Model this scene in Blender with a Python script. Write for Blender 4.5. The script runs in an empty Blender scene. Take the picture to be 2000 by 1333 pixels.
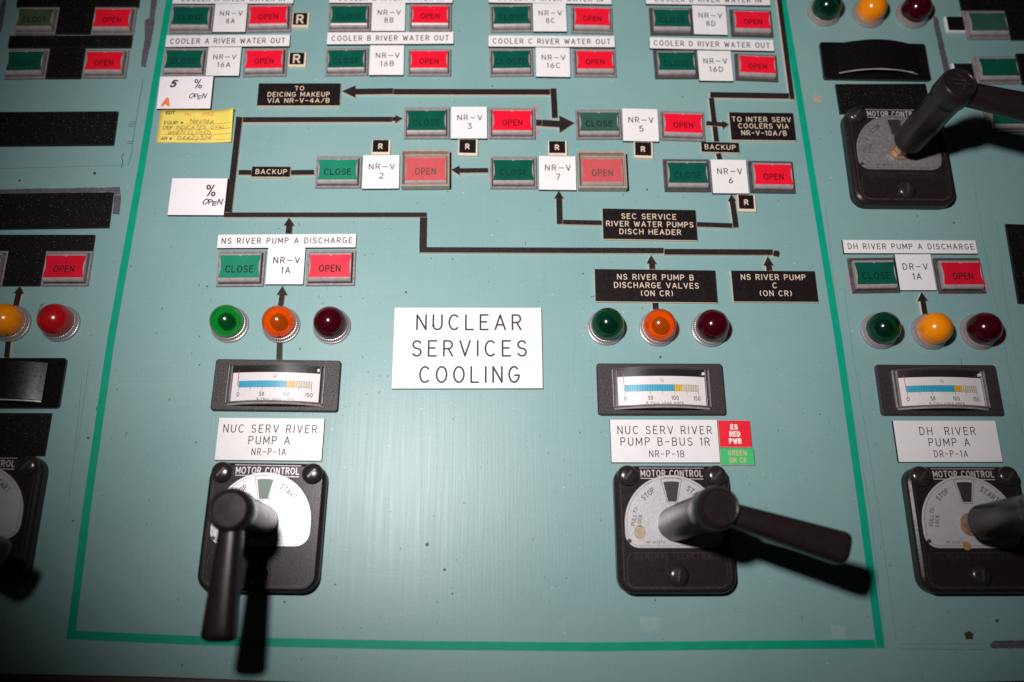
import bpy, math, random
from mathutils import Vector, Euler
random.seed(7)
sc = bpy.context.scene
C = sc.collection
R = math.radians

# ---------------------------------------------------------------- camera
D = 0.45                       # height of the lens above the panel (metres)
FPX = 1637.3                   # focal length in photo pixels (2000 px wide)
ROT = Euler((0.309105, -0.0257547, -0.0006721), 'XYZ')
M3 = (Euler((0.309105, 0, 0)).to_matrix() @ Euler((0, -0.0257547, 0)).to_matrix() @ Euler((0, 0, -0.0006721)).to_matrix())
cam_d = bpy.data.cameras.new('camera')
cam = bpy.data.objects.new('camera', cam_d); C.objects.link(cam)
cam.location = (0, 0, D)
cam.rotation_euler = M3.to_euler()
cam_d.sensor_width = 36; cam_d.lens = FPX/2000*36
cam_d.clip_start = 0.01; cam_d.clip_end = 50
cam_d.dof.use_dof = True; cam_d.dof.focus_distance = 0.470; cam_d.dof.aperture_fstop = 4.0
sc.camera = cam

def P(px, py, z=0.0):
    """point on the panel (height z) seen at a photo pixel"""
    d = M3 @ Vector((px-1000, -(py-666.5), -FPX))
    t = (z-D)/d.z
    return Vector((d.x*t, d.y*t))

# ---------------------------------------------------------------- light
w = bpy.data.worlds.new('World'); sc.world = w; w.use_nodes = True
bg = w.node_tree.nodes['Background']; bg.inputs[0].default_value = (0.9, 0.75, 0.8, 1); bg.inputs[1].default_value = 0.006
sp = bpy.data.lights.new('flash', 'SPOT'); spo = bpy.data.objects.new('flash', sp); C.objects.link(spo)
LP = P(560, 690); spo.location = (LP.x, LP.y, 0.54)
AIM = P(1050, 350)
spo.rotation_euler = (Vector((AIM.x, AIM.y, 0))-spo.location).to_track_quat('-Z', 'Y').to_euler()
sp.energy = 18.5; sp.shadow_soft_size = 0.02; sp.spot_size = R(79); sp.spot_blend = 1.0; sp.color = (1, 0.935, 0.925)
sc.view_settings.view_transform = 'Standard'; sc.view_settings.look = 'None'
sc.view_settings.exposure = 0; sc.view_settings.gamma = 1

# ---------------------------------------------------------------- materials
def nm(name):
    m = bpy.data.materials.new(name); m.use_nodes = True
    return m, m.node_tree, m.node_tree.nodes['Principled BSDF']
def mat(name, col, rough=0.5, metal=0.0, spec=0.5, mott=0.06, mscale=400, bump=0.0, bscale=900, coat=0, rvar=0.06, dust=0.0):
    m, t, b = nm(name)
    N = t.nodes.new; L = t.links.new
    b.inputs['Roughness'].default_value = rough; b.inputs['Metallic'].default_value = metal
    b.inputs['Specular IOR Level'].default_value = spec; b.inputs['Coat Weight'].default_value = coat
    tc = N('ShaderNodeTexCoord'); no = N('ShaderNodeTexNoise'); no.inputs['Scale'].default_value = mscale; no.inputs['Detail'].default_value = 4
    L(tc.outputs['Object'], no.inputs['Vector'])
    mx = N('ShaderNodeMix'); mx.data_type = 'RGBA'
    mx.inputs[6].default_value = [max(0, c*(1-mott*2)) for c in col]+[1]
    mx.inputs[7].default_value = [min(1, c*(1+mott*2)) for c in col]+[1]
    L(no.outputs['Fac'], mx.inputs[0]); col_out = mx.outputs[2]
    if dust:
        n3 = N('ShaderNodeTexNoise'); n3.inputs['Scale'].default_value = 1100; n3.inputs['Detail'].default_value = 2; L(tc.outputs['Object'], n3.inputs['Vector'])
        d1 = N('ShaderNodeMapRange'); d1.inputs[1].default_value = .70-dust*.05; d1.inputs[2].default_value = .78; d1.inputs[4].default_value = .5; L(n3.outputs['Fac'], d1.inputs[0])
        m3 = N('ShaderNodeMix'); m3.data_type = 'RGBA'; m3.inputs[7].default_value = (.38, .34, .31, 1); L(d1.outputs[0], m3.inputs[0]); L(col_out, m3.inputs[6]); col_out = m3.outputs[2]
    L(col_out, b.inputs['Base Color'])
    mr = N('ShaderNodeMapRange'); mr.inputs[3].default_value = max(0.02, rough-rvar); mr.inputs[4].default_value = rough+rvar
    L(no.outputs['Fac'], mr.inputs[0]); L(mr.outputs[0], b.inputs['Roughness'])
    if bump:
        n2 = N('ShaderNodeTexNoise'); n2.inputs['Scale'].default_value = bscale; n2.inputs['Detail'].default_value = 3
        L(tc.outputs['Object'], n2.inputs['Vector'])
        bp = N('ShaderNodeBump'); bp.inputs['Strength'].default_value = bump; bp.inputs['Distance'].default_value = 0.0004
        L(n2.outputs['Fac'], bp.inputs['Height']); L(bp.outputs['Normal'], b.inputs['Normal'])
    return m

def panel_mat():
    m, t, b = nm('teal_paint'); N = t.nodes.new; L = t.links.new
    tc = N('ShaderNodeTexCoord')
    def noise(scale, vec_scale, detail=4, rough=.5):
        mp = N('ShaderNodeMapping'); mp.inputs['Scale'].default_value = vec_scale; L(tc.outputs['Object'], mp.inputs['Vector'])
        n = N('ShaderNodeTexNoise'); n.inputs['Scale'].default_value = scale; n.inputs['Detail'].default_value = detail; n.inputs['Roughness'].default_value = rough
        L(mp.outputs[0], n.inputs['Vector']); return n.outputs['Fac']
    def ramp(f, a, b_):
        r = N('ShaderNodeMapRange'); r.inputs[1].default_value = a; r.inputs[2].default_value = b_; L(f, r.inputs[0]); return r.outputs[0]
    def mix(fac, c1, c2):
        x = N('ShaderNodeMix'); x.data_type = 'RGBA'; L(fac, x.inputs[0])
        for i, c in ((6, c1), (7, c2)):
            if isinstance(c, tuple): x.inputs[i].default_value = c+(1,)
            else: L(c, x.inputs[i])
        return x.outputs[2]
    base = mix(ramp(noise(14, (1, 1, 1), 5), .3, .7), (0.184, 0.343, 0.338), (0.224, 0.373, 0.367))
    lines = ramp(noise(1, (9, 1100, 1), 2), .35, .75)             # fine roller lines along the width
    lf = N('ShaderNodeMath'); lf.operation = 'MULTIPLY'; lf.inputs[1].default_value = .27; L(lines, lf.inputs[0])
    c = mix(lf.outputs[0], base, (0.165, 0.31, 0.317))
    vs = ramp(noise(1, (700, 8, 1), 3), .58, .75)                 # vertical wiping streaks
    vf = N('ShaderNodeMath'); vf.operation = 'MULTIPLY'; vf.inputs[1].default_value = .13; L(vs, vf.inputs[0])
    c = mix(vf.outputs[0], c, (0.29, 0.41, 0.40))
    blot = ramp(noise(38, (1, 1, 1), 6, .65), .60, .74)           # pale wiped blotches
    bf = N('ShaderNodeMath'); bf.operation = 'MULTIPLY'; bf.inputs[1].default_value = .22; L(blot, bf.inputs[0])
    c = mix(bf.outputs[0], c, (0.30, 0.40, 0.39))
    sp1 = ramp(noise(420, (1, 1, 1), 2, .4), .745, .77)             # dark specks
    c = mix(sp1, c, (0.07, 0.10, 0.10))
    sp2 = ramp(noise(520, (1, 1.2, 1.5), 2, .4), .755, .775)            # pale chips
    c = mix(sp2, c, (0.5, 0.6, 0.58))
    scuff = ramp(noise(1, (330, 150, 1), 3, .7), .70, .76)
    patch = ramp(noise(11, (1, 1, 1.7), 2), .56, .66)
    sf = N('ShaderNodeMath'); sf.operation = 'MULTIPLY'; L(scuff, sf.inputs[0]); L(patch, sf.inputs[1])
    c = mix(sf.outputs[0], c, (0.10, 0.15, 0.15))
    L(c, b.inputs['Base Color'])
    rr = N('ShaderNodeMapRange'); rr.inputs[3].default_value = .34; rr.inputs[4].default_value = .48
    L(noise(1, (500, 14, 1), 4), rr.inputs[0]); L(rr.outputs[0], b.inputs['Roughness'])
    b.inputs['Specular IOR Level'].default_value = .42
    bp = N('ShaderNodeBump'); bp.inputs['Strength'].default_value = .17; bp.inputs['Distance'].default_value = .0003
    L(noise(1, (900, 18, 1), 4), bp.inputs['Height'])
    bp2 = N('ShaderNodeBump'); bp2.inputs['Strength'].default_value = .10; bp2.inputs['Distance'].default_value = .0003
    L(noise(600, (1, 1, 1), 3), bp2.inputs['Height']); L(bp.outputs[0], bp2.inputs['Normal']); L(bp2.outputs[0], b.inputs['Normal'])
    return m

def clear_mat(name, tint, gloss=0.5, rough=0.08, haze=None, hazef=0.0, ior=1.45):
    """coloured see-through plastic: light passes straight through, with a glossy skin"""
    m, t, b = nm(name); t.nodes.remove(b); N = t.nodes.new; L = t.links.new
    out = t.nodes['Material Output']
    tr = N('ShaderNodeBsdfTransparent'); tr.inputs[0].default_value = tint+(1,)
    body = tr.outputs[0]
    if haze:
        df = N('ShaderNodeBsdfDiffuse'); df.inputs[0].default_value = haze+(1,)
        tc = N('ShaderNodeTexCoord'); no = N('ShaderNodeTexNoise'); no.inputs['Scale'].default_value = 500; L(tc.outputs['Object'], no.inputs['Vector'])
        mr = N('ShaderNodeMapRange'); mr.inputs[3].default_value = hazef*.7; mr.inputs[4].default_value = hazef*1.3; L(no.outputs['Fac'], mr.inputs[0])
        mh = N('ShaderNodeMixShader'); L(mr.outputs[0], mh.inputs[0]); L(body, mh.inputs[1]); L(df.outputs[0], mh.inputs[2]); body = mh.outputs[0]
    gl = N('ShaderNodeBsdfGlossy'); gl.inputs['Roughness'].default_value = rough; gl.inputs[0].default_value = (1, 1, 1, 1)
    fr = N('ShaderNodeFresnel'); fr.inputs[0].default_value = ior
    mx = N('ShaderNodeMixShader'); 
    ge = N('ShaderNodeNewGeometry'); fb = N('ShaderNodeMath'); fb.operation = 'SUBTRACT'; fb.use_clamp = True; L(fr.outputs[0], fb.inputs[0]); L(ge.outputs['Backfacing'], fb.inputs[1])
    L(fb.outputs[0], mx.inputs[0]); L(body, mx.inputs[1]); L(gl.outputs[0], mx.inputs[2])
    L(mx.outputs[0], out.inputs[0])
    return m

MT = dict(
    panel=panel_mat(),
    white=mat('white_laminate', (0.77, 0.755, 0.76), .35, mott=.03, mscale=250),
    cream=mat('cream_laminate_core', (0.70, 0.58, 0.44), .5),
    blackplate=mat('black_plate_laminate', (0.012, 0.0085, 0.009), .35, spec=.22, mott=.5, mscale=900),
    black=mat('black_laminate', (0.022, 0.015, 0.0165), .35, spec=.25, mott=.5, mscale=900),
    matblack=mat('matt_black_laminate', (0.004, 0.0035, 0.0035), .6, spec=.15, mott=.6, mscale=1500, dust=1.0),
    core=mat('dark_laminate_core', (0.02, 0.016, 0.017), .5, spec=.2),
    ink=mat('engraved_dark_fill', (0.045, 0.036, 0.040), .6, spec=.2),
    creamink=mat('engraved_cream_fill', (0.66, 0.53, 0.41), .6, spec=.2),
    whiteink=mat('engraved_white_fill', (0.80, 0.78, 0.72), .6, spec=.2),
    tape=mat('green_tape', (0.001, 0.31, 0.19), .5, spec=.2, mott=.08, mscale=120),
    steel=mat('dull_silver_frame', (0.33, 0.285, 0.29), .36, metal=.3, mott=.25, mscale=500, bump=.25, bscale=700),
    darksteel=mat('dark_silver_frame', (0.11, 0.09, 0.093), .36, metal=.35, mott=.3, mscale=500, bump=.25, bscale=700),
    bevel=mat('clear_cap_edge', (0.36, 0.32, 0.32), .34, spec=.4, metal=.1, mott=.2),
    gap=mat('dark_button_gap', (0.02, 0.016, 0.016), .5),
    redink=mat('dark_red_lettering', (0.10, 0.004, 0.008), .5, spec=.2),
    greenink=mat('dark_green_lettering', (0.003, 0.026, 0.018), .5, spec=.2),
    beige=mat('yellowed_cover_frame', (0.40, 0.33, 0.26), .28, mott=.2, mscale=300),
    red=mat('red_lens', (0.80, 0.010, 0.032), .2, mott=.06, mscale=150),
    pink=mat('hazed_red_lens', (0.68, 0.035, 0.065), .3, mott=.08, mscale=150),  # red paled by sheen and cover haze painted into the colour
    darkred=mat('deep_red_lens', (0.60, 0.008, 0.03), .25, mott=.08, mscale=150),
    green=mat('green_lens', (0.004, 0.085, 0.056), .2, mott=.10, mscale=150),
    brightgreen=mat('bright_green_lens', (0.012, 0.21, 0.125), .28, mott=.08, mscale=150),
    dullgreen=mat('dull_green_lens', (0.028, 0.095, 0.072), .3, mott=.10, mscale=150),
    olive=mat('olive_lens', (0.06, 0.10, 0.045), .3, mott=.25, mscale=150),
    lensink=mat('lens_lettering', (0.012, 0.010, 0.012), .5, spec=.2),
    bakelite=mat('black_bakelite', (0.017, 0.012, 0.013), .32, spec=.24, mott=.2, mscale=600, bump=.10, bscale=1300),
    bezel=mat('meter_bezel', (0.036, 0.027, 0.030), .40, spec=.3, mott=.3, mscale=900, bump=.6, bscale=1500),
    bezelblack=mat('blacked_meter', (0.006, 0.005, 0.006), .22, mott=.4, mscale=600),
    raised=mat('raised_bakelite', (0.030, 0.023, 0.024), .4, spec=.25),
    catchlight=mat('catchlight_bakelite', (0.048, 0.037, 0.039), .4, spec=.3, mott=.5, mscale=500),  # lighter bakelite tone, painting the light caught on raised edges
    handle=mat('handle_plastic', (0.016, 0.011, 0.011), .30, spec=.22, mott=.15, mscale=300, bump=.05, bscale=900),
    screw=mat('screw_black', (0.022, 0.018, 0.019), .22, mott=.2),
    slot=mat('screw_slot', (0.05, 0.042, 0.042), .35),
    alu=mat('brushed_aluminium_dial', (0.58, 0.57, 0.59), .38, metal=.35, mott=.07, mscale=900, bump=.15),
    graydial=mat('worn_grey_dial', (0.25, 0.23, 0.235), .38, metal=.3, mott=.3, mscale=500, bump=.2),
    silverink=mat('silver_lettering', (0.55, 0.50, 0.52), .4, metal=.2, mott=.3, mscale=1500),
    flag_green=mat('green_flag', (0.16, 0.24, 0.20), .5),
    flag_black=mat('dark_flag', (0.035, 0.027, 0.027), .45, mott=.25),
    brass=mat('brass_shaft', (0.34, 0.23, 0.14), .35, metal=.4, mott=.25, mscale=700),
    ring=mat('knurled_nickel', (0.42, 0.36, 0.36), .32, metal=.45, mott=.12, mscale=700),
    card=mat('meter_card', (0.80, 0.76, 0.77), .5, mott=.02),
    cyan=mat('blue_scale_band', (0.006, 0.42, 0.64), .5, mott=.05),
    amberband=mat('orange_scale_band', (0.85, 0.48, 0.02), .5),
    beigeband=mat('beige_scale_band', (0.68, 0.60, 0.48), .5),
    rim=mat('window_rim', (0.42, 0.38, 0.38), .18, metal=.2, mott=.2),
    needle=mat('red_needle', (0.65, 0.03, 0.05), .4),
    window=clear_mat('meter_window', (0.94, 0.94, 0.94), rough=.24, haze=(.6, .58, .6), hazef=.02),
    coverpane=clear_mat('hazy_cover', (0.92, 0.88, 0.84), rough=.15, haze=(.75, .55, .52), hazef=.12),
    paper=mat('white_card', (0.83, 0.80, 0.82), .5, mott=.02),
    yellow=mat('yellow_tag_paper', (0.84, 0.66, 0.13), .6, mott=.04, mscale=120),
    pencil=mat('brown_handwriting', (0.22, 0.12, 0.05), .7),
    marker=mat('black_marker', (0.05, 0.03, 0.035), .5),
    orangeink=mat('orange_marker', (0.85, 0.20, 0.07), .6),
    tagprint=mat('tag_print', (0.07, 0.055, 0.03), .6),
    tagred=mat('tag_orange_print', (0.65, 0.22, 0.05), .6),
    redplate=mat('red_laminate', (0.80, 0.012, 0.03), .4, mott=.04),
    greenplate=mat('green_laminate', (0.05, 0.50, 0.16), .4, mott=.05),
    orangeink2=mat('tan_fill', (0.55, 0.42, 0.22), .6),
    residue=mat('grey_adhesive_residue', (0.085, 0.080, 0.105), .6, mott=.3, mscale=300, bump=.5, bscale=400),
    chip=mat('bare_lilac_primer', (0.30, 0.26, 0.30), .6, mott=.3, mscale=500),
    pale=mat('pale_touch_up', (0.25, 0.385, 0.375), .42, mott=.06),
    scribe=mat('scribed_line', (0.13, 0.20, 0.20), .6),
    mark=mat('black_scuff', (0.055, 0.08, 0.08), .6),
    rust=mat('rusty_hole', (0.05, 0.028, 0.012), .8, mott=.5, mscale=700),
    trim=mat('brown_console_edge', (0.06, 0.035, 0.03), .6, mott=.3),
    floor=mat('dark_floor', (0.012, 0.010, 0.010), .8),
    stain=mat('brown_stain', (0.42, 0.33, 0.24), .55, mott=.2, mscale=500),
    amberstain=mat('amber_drip', (0.34, 0.20, 0.06), .4, mott=.2, mscale=500),
    l_green=clear_mat('green_glass', (0.06, 0.62, 0.15), rough=.15, haze=(.005, .15, .035), hazef=.25),
    l_darkgreen=clear_mat('dark_green_glass', (0.03, 0.24, 0.11), rough=.15, haze=(.004, .05, .028), hazef=.30),
    l_red=clear_mat('dark_red_glass', (0.55, 0.02, 0.045), rough=.15, haze=(.11, .003, .014), hazef=.28),
    l_amber=clear_mat('amber_glass', (0.98, 0.27, 0.02), rough=.15, haze=(.92, .135, .003), hazef=.28),
    l_yellow=mat('opaque_amber', (0.86, 0.255, 0.004), .20, mott=.04, coat=.3),
    l_crimson=mat('opaque_red', (0.36, 0.006, 0.010), .20, mott=.06, coat=.3),
    bulb=mat('bulb_glass', (0.06, 0.035, 0.02), .12, mott=.1),
    reflector=mat('lamp_reflector', (0.82, 0.80, 0.78), .35, metal=.0, mott=.1),
    darkwell=mat('lamp_well', (0.05, 0.045, 0.045), .4),
)

# ---------------------------------------------------------------- mesh helpers (sizes in metres)
class MB:
    def __init__(s): s.v = []; s.f = []; s.m = []
    def add(s, vs, fs, mi=0):
        o = len(s.v); s.v += [tuple(p) for p in vs]
        for f in fs: s.f.append([i+o for i in f]); s.m.append(mi)
    def prism(s, poly, z0, z1, grow=0.0, mi_side=0, mi_top=0, chamfer=0.0):
        """poly counter clockwise; base grown outward by grow; optional chamfer at the top edge"""
        n = len(poly)
        lo = offset(poly, grow) if grow else poly
        rings = [[(x, y, z0) for x, y in lo]]
        if chamfer:
            rings.append([(x, y, z1-chamfer) for x, y in (offset(poly, grow*chamfer/max(z1-z0, 1e-9)) if grow else poly)])
            rings.append([(x, y, z1) for x, y in offset(poly, -chamfer)])
        else: rings.append([(x, y, z1) for x, y in poly])
        for a, b in zip(rings, rings[1:]):
            s.add(a+b, [[i, (i+1) % n, n+(i+1) % n, n+i] for i in range(n)], mi_side)
        s.add(rings[-1], [list(range(n))], mi_top)
    def lathe(s, prof, n=32, cx=0, cy=0, cap=True, mi=0, rad=None):
        vs = []
        for r, z in prof:
            for i in range(n):
                a = 2*math.pi*i/n; k = rad(i, r, z) if rad else r
                vs.append((cx+k*math.cos(a), cy+k*math.sin(a), z))
        fs = []
        for j in range(len(prof)-1):
            for i in range(n): fs.append([j*n+i, j*n+(i+1) % n, (j+1)*n+(i+1) % n, (j+1)*n+i])
        if cap: fs.append([(len(prof)-1)*n+i for i in range(n)])
        s.add(vs, fs, mi)
    def ribbon(s, pts, wd, z, mapf=None, mi=0):
        """flat stroke with round ends"""
        closed = len(pts) > 3 and (Vector(pts[0])-Vector(pts[-1])).length < 1e-9
        p = [Vector(q) for q in pts]
        if closed: p = p[:-1]
        n = len(p); h = wd/2; L_ = []; R_ = []
        for i in range(n):
            a = p[i-1] if (i > 0 or closed) else None
            b = p[(i+1) % n] if (i < n-1 or closed) else None
            d1 = (p[i]-a).normalized() if a is not None else None
            d2 = (b-p[i]).normalized() if b is not None else None
            if d1 is None: d1 = d2
            if d2 is None: d2 = d1
            t = d1+d2
            t = d1 if t.length < 1e-6 else t.normalized()
            nr = Vector((-t.y, t.x)); k = h/max(.5, nr.dot(Vector((-d1.y, d1.x))))
            L_.append(p[i]+nr*k); R_.append(p[i]-nr*k)
        vs = L_+R_; fs = []
        for i in range(n if closed else n-1):
            j = (i+1) % n; fs.append([n+i, n+j, j, i])
        out = [list(v) for v in vs]
        if not closed:
            for (c, e, sgn, li, ri) in ((p[0], p[1], 1, 0, n), (p[-1], p[-2], -1, n-1, 2*n-1)):
                d = (c-e).normalized(); a0 = math.atan2(d.y, d.x); ids = []
                for k in range(1, 4):
                    a = a0-math.pi/2+math.pi*k/4; ids.append(len(out)); out.append([c.x+h*math.cos(a), c.y+h*math.sin(a)])
                fs.append(([li]+[ri] if sgn == 1 else [ri, li])[::-1] and ([ri] if sgn == -1 else [li])+ids+([li] if sgn == -1 else [ri]))
        s.add([(mapf(x, y, z) if mapf else (x, y, z)) for x, y in out], fs, mi)
    def build(s, name, mats, parent=None, smooth=False, loc=None, rot=0):
        me = bpy.data.meshes.new(name); me.from_pydata(s.v, [], s.f)
        for m in (mats if isinstance(mats, (list, tuple)) else [mats]): me.materials.append(m)
        me.polygons.foreach_set('material_index', s.m)
        me.update()
        if smooth:
            me.polygons.foreach_set('use_smooth', [True]*len(s.f))
            try: me.set_sharp_from_angle(angle=R(38))
            except Exception: pass
        o = bpy.data.objects.new(name, me); C.objects.link(o)
        if parent: o.parent = parent
        if loc: o.location = loc; o.rotation_euler = (0, 0, rot)
        return o

def offset(poly, d):
    n = len(poly); out = []
    for i in range(n):
        a = Vector(poly[i-1]); b = Vector(poly[i]); c = Vector(poly[(i+1) % n])
        d1 = (b-a).normalized(); d2 = (c-b).normalized()
        n1 = Vector((d1.y, -d1.x)); n2 = Vector((d2.y, -d2.x)); m = n1+n2
        m = n1 if m.length < 1e-6 else m.normalized()
        q = b+m*(d/max(.35, m.dot(n1))); out.append((q.x, q.y))
    return out
def rect(w_, h_, cx=0, cy=0): return [(cx-w_/2, cy-h_/2), (cx+w_/2, cy-h_/2), (cx+w_/2, cy+h_/2), (cx-w_/2, cy+h_/2)]
def rrect(w_, h_, r, n=5, cx=0, cy=0):
    out = []
    for sx, sy, a0 in ((1, -1, -90), (1, 1, 0), (-1, 1, 90), (-1, -1, 180)):
        for k in range(n+1):
            a = R(a0+90*k/n); out.append((cx+sx*(w_/2-r)+r*math.cos(a), cy+sy*(h_/2-r)+r*math.sin(a)))
    return out
def ccw(poly):
    a = sum(poly[i-1][0]*poly[i][1]-poly[i][0]*poly[i-1][1] for i in range(len(poly)))
    return poly if a > 0 else poly[::-1]

def tag(o, label=None, cat=None, group=None, kind=None):
    if label: o['label'] = label
    if cat: o['category'] = cat
    if group: o['group'] = group
    if kind: o['kind'] = kind
    return o
def empty(name, x, y, rz=0, z=0.0, sx=1, sy=1):
    o = bpy.data.objects.new(name, None); C.objects.link(o); o.location = (x, y, z); o.rotation_euler = (0, 0, rz); o.scale = (sx, sy, 1)
    o.empty_display_size = .01
    return o
def copy_tree(o, parent=None):
    c = o.copy(); C.objects.link(c); c.parent = parent
    for ch in list(o.children): copy_tree(ch, c)
    return c

# ---------------------------------------------------------------- single-stroke engraving alphabet
def arc(cx, cy, rx, ry, a0, a1, n=9):
    return [(cx+rx*math.cos(R(a0+(a1-a0)*k/n)), cy+ry*math.sin(R(a0+(a1-a0)*k/n))) for k in range(n+1)]
def ell(cx, cy, rx, ry, n=18):
    p = arc(cx, cy, rx, ry, 90, 450, n); p[-1] = p[0]; return p
GL = {
 'A': (.74, [[(0, 0), (.37, 1), (.74, 0)], [(.12, .32), (.62, .32)]]),
 'B': (.60, [[(0, 0), (0, 1)], [(0, 1)]+arc(.34, .765, .235, .235, 90, -90)+[(0, .53)], [(0, .53)]+arc(.34, .265, .265, .265, 90, -90)+[(0, 0)]]),
 'C': (.70, [arc(.38, .5, .38, .5, 48, 312, 14)]),
 'D': (.66, [[(0, 0), (0, 1)], [(0, 1)]+arc(.22, .5, .44, .5, 90, -90, 12)+[(0, 0)]]),
 'E': (.56, [[(.56, 1), (0, 1), (0, 0), (.56, 0)], [(0, .53), (.46, .53)]]),
 'F': (.54, [[(.54, 1), (0, 1), (0, 0)], [(0, .53), (.44, .53)]]),
 'G': (.74, [arc(.38, .5, .38, .5, 48, 350, 15)+[(.74, .45)], [(.74, .45), (.44, .45)]]),
 'H': (.66, [[(0, 0), (0, 1)], [(.66, 0), (.66, 1)], [(0, .52), (.66, .52)]]),
 'I': (.02, [[(.01, 0), (.01, 1)]]),
 'J': (.48, [[(.48, 1), (.48, .26)]+arc(.24, .26, .24, .26, 0, -180)]),
 'K': (.64, [[(0, 0), (0, 1)], [(.6, 1), (0, .38)], [(.2, .58), (.64, 0)]]),
 'L': (.54, [[(0, 1), (0, 0), (.54, 0)]]),
 'M': (.80, [[(0, 0), (0, 1), (.40, .25), (.80, 1), (.80, 0)]]),
 'N': (.66, [[(0, 0), (0, 1), (.66, 0), (.66, 1)]]),
 'O': (.76, [ell(.38, .5, .38, .5)]),
 'P': (.60, [[(0, 0), (0, 1)], [(0, 1)]+arc(.34, .74, .26, .26, 90, -90)+[(0, .48)]]),
 'Q': (.76, [ell(.38, .5, .38, .5), [(.45, .25), (.76, -.02)]]),
 'R': (.62, [[(0, 0), (0, 1)], [(0, 1)]+arc(.34, .74, .26, .26, 90, -90)+[(0, .48)], [(.32, .48), (.62, 0)]]),
 'S': (.60, [arc(.30, .75, .28, .25, 25, 270, 10)+arc(.30, .25, .30, .25, 90, -155, 10)[1:]]),
 'T': (.64, [[(0, 1), (.64, 1)], [(.32, 1), (.32, 0)]]),
 'U': (.64, [[(0, 1), (0, .32)]+arc(.32, .32, .32, .32, 180, 360)+[(.64, 1)]]),
 'V': (.72, [[(0, 1), (.36, 0), (.72, 1)]]),
 'W': (1.0, [[(0, 1), (.25, 0), (.5, .85), (.75, 0), (1.0, 1)]]),
 'X': (.66, [[(0, 0), (.66, 1)], [(0, 1), (.66, 0)]]),
 'Y': (.68, [[(0, 1), (.34, .48), (.68, 1)], [(.34, .48), (.34, 0)]]),
 'Z': (.62, [[(0, 1), (.62, 1), (0, 0), (.62, 0)]]),
 '0': (.60, [ell(.30, .5, .30, .5)]),
 '1': (.16, [[(0, .84), (.16, 1), (.16, 0)]]),
 '2': (.58, [arc(.29, .71, .29, .29, 165, -35, 9)+[(0, 0), (.60, 0)]]),
 '3': (.56, [[(.04, 1), (.52, 1), (.24, .6)]+arc(.26, .30, .30, .30, 88, -150, 11)]),
 '4': (.64, [[(.46, 0), (.46, 1), (0, .28), (.64, .28)]]),
 '5': (.58, [[(.52, 1), (.08, 1), (.03, .56)]+arc(.28, .32, .30, .32, 125, -150, 12)]),
 '6': (.58, [[(.46, 1), (.08, .46)], ell(.29, .29, .29, .29, 14)]),
 '7': (.56, [[(0, 1), (.56, 1), (.18, 0)]]),
 '8': (.58, [ell(.29, .76, .24, .24, 14), ell(.29, .26, .29, .26, 14)]),
 '9': (.58, [ell(.29, .71, .29, .29, 14), [(.5, .54), (.14, 0)]]),
 '(': (.20, [arc(.32, .5, .32, .58, 125, 235, 7)]),
 ')': (.20, [arc(-.12, .5, .32, .58, 55, -55, 7)]),
 '-': (.50, [[(0, .48), (.50, .48)]]),
 '~': (.78, [[(0, .48), (.78, .48)]]),      # long dash
 '/': (.56, [[(0, 0), (.56, 1)]]),
 '%': (.80, [[(.1, 0), (.7, 1)], ell(.16, .82, .16, .18, 10), ell(.64, .18, .16, .18, 10)]),
 '#': (.5, [[(.12, .1), (.2, .8)], [(.34, .1), (.42, .8)], [(0, .3), (.5, .3)], [(.02, .6), (.52, .6)]]),
 'o': (.44, [ell(.22, .26, .22, .26, 12)]),
 '.': (.04, [[(0, 0), (.03, .0)]]),
}
def split_sharp(pts, ang=48):
    if len(pts) < 3: return [pts]
    out = []; cur = [pts[0]]
    for i in range(1, len(pts)-1):
        cur.append(pts[i])
        a = Vector(pts[i])-Vector(pts[i-1]); b = Vector(pts[i+1])-Vector(pts[i])
        if a.length > 1e-9 and b.length > 1e-9 and a.angle(b) > R(ang): out.append(cur); cur = [pts[i]]
    cur.append(pts[-1]); out.append(cur); return out
def text(mb, s, cx, cy, wd, ht, stroke=.13, z=0.0, slant=0.0, jit=0.0, ang=0.0, mapf=None, gap=.50, mi=0):
    """one line of engraved letters centred on (cx, cy): wd wide (None: natural), ht tall"""
    x = 0; items = []; sw = stroke*ht; ht = ht*(1-stroke*.8)
    if wd and len(s) > 1: wd = max(wd-sw*.8, wd*.6)
    rnd = random.Random(s)
    for ch in s:
        if ch == ' ': x += .25+gap; continue
        gw, st = GL[ch]; items.append((x, gw, st)); x += gw+gap
    tot = max(x-gap, .02)
    kx = (wd/tot if (wd and len(s) > 1) else ht)
    ca, sa = math.cos(ang), math.sin(ang); k = 0
    for gx, gw, st in items:
        jy = rnd.uniform(-jit, jit); jr = rnd.uniform(-jit, jit)*1.2; js = 1+rnd.uniform(-jit, jit)
        for line in st:
            pts = []
            for (u, v) in line:
                v2 = v*js+jy; u2 = u+jr*(v-.5)+rnd.uniform(-jit, jit)*.12
                X = (gx+u2-tot/2)*kx+slant*(v2-.5)*ht; Y = (v2-.5)*ht
                pts.append((cx+X*ca-Y*sa, cy+X*sa+Y*ca))
            for part in split_sharp(pts):
                if len(part) >= 2: mb.ribbon(part, sw, z+(k % 5)*4e-6, mapf, mi); k += 1

def fit(quad, z=0.0):
    """rectangle on the panel from the four photo corners TL TR BR BL -> centre, width, height, turn"""
    q = [P(x, y, z) for x, y in quad]
    c = (q[0]+q[1]+q[2]+q[3])/4
    t = q[1]-q[0]; b = q[2]-q[3]; l = q[0]-q[3]; r = q[1]-q[2]
    a = math.atan2((t+b).y, (t+b).x)
    return c, (t.length+b.length)/2, (l.length+r.length)/2, a
def local(c, a, p):
    d = p-c; ca, sa = math.cos(-a), math.sin(-a)
    return d.x*ca-d.y*sa, d.x*sa+d.y*ca

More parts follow.
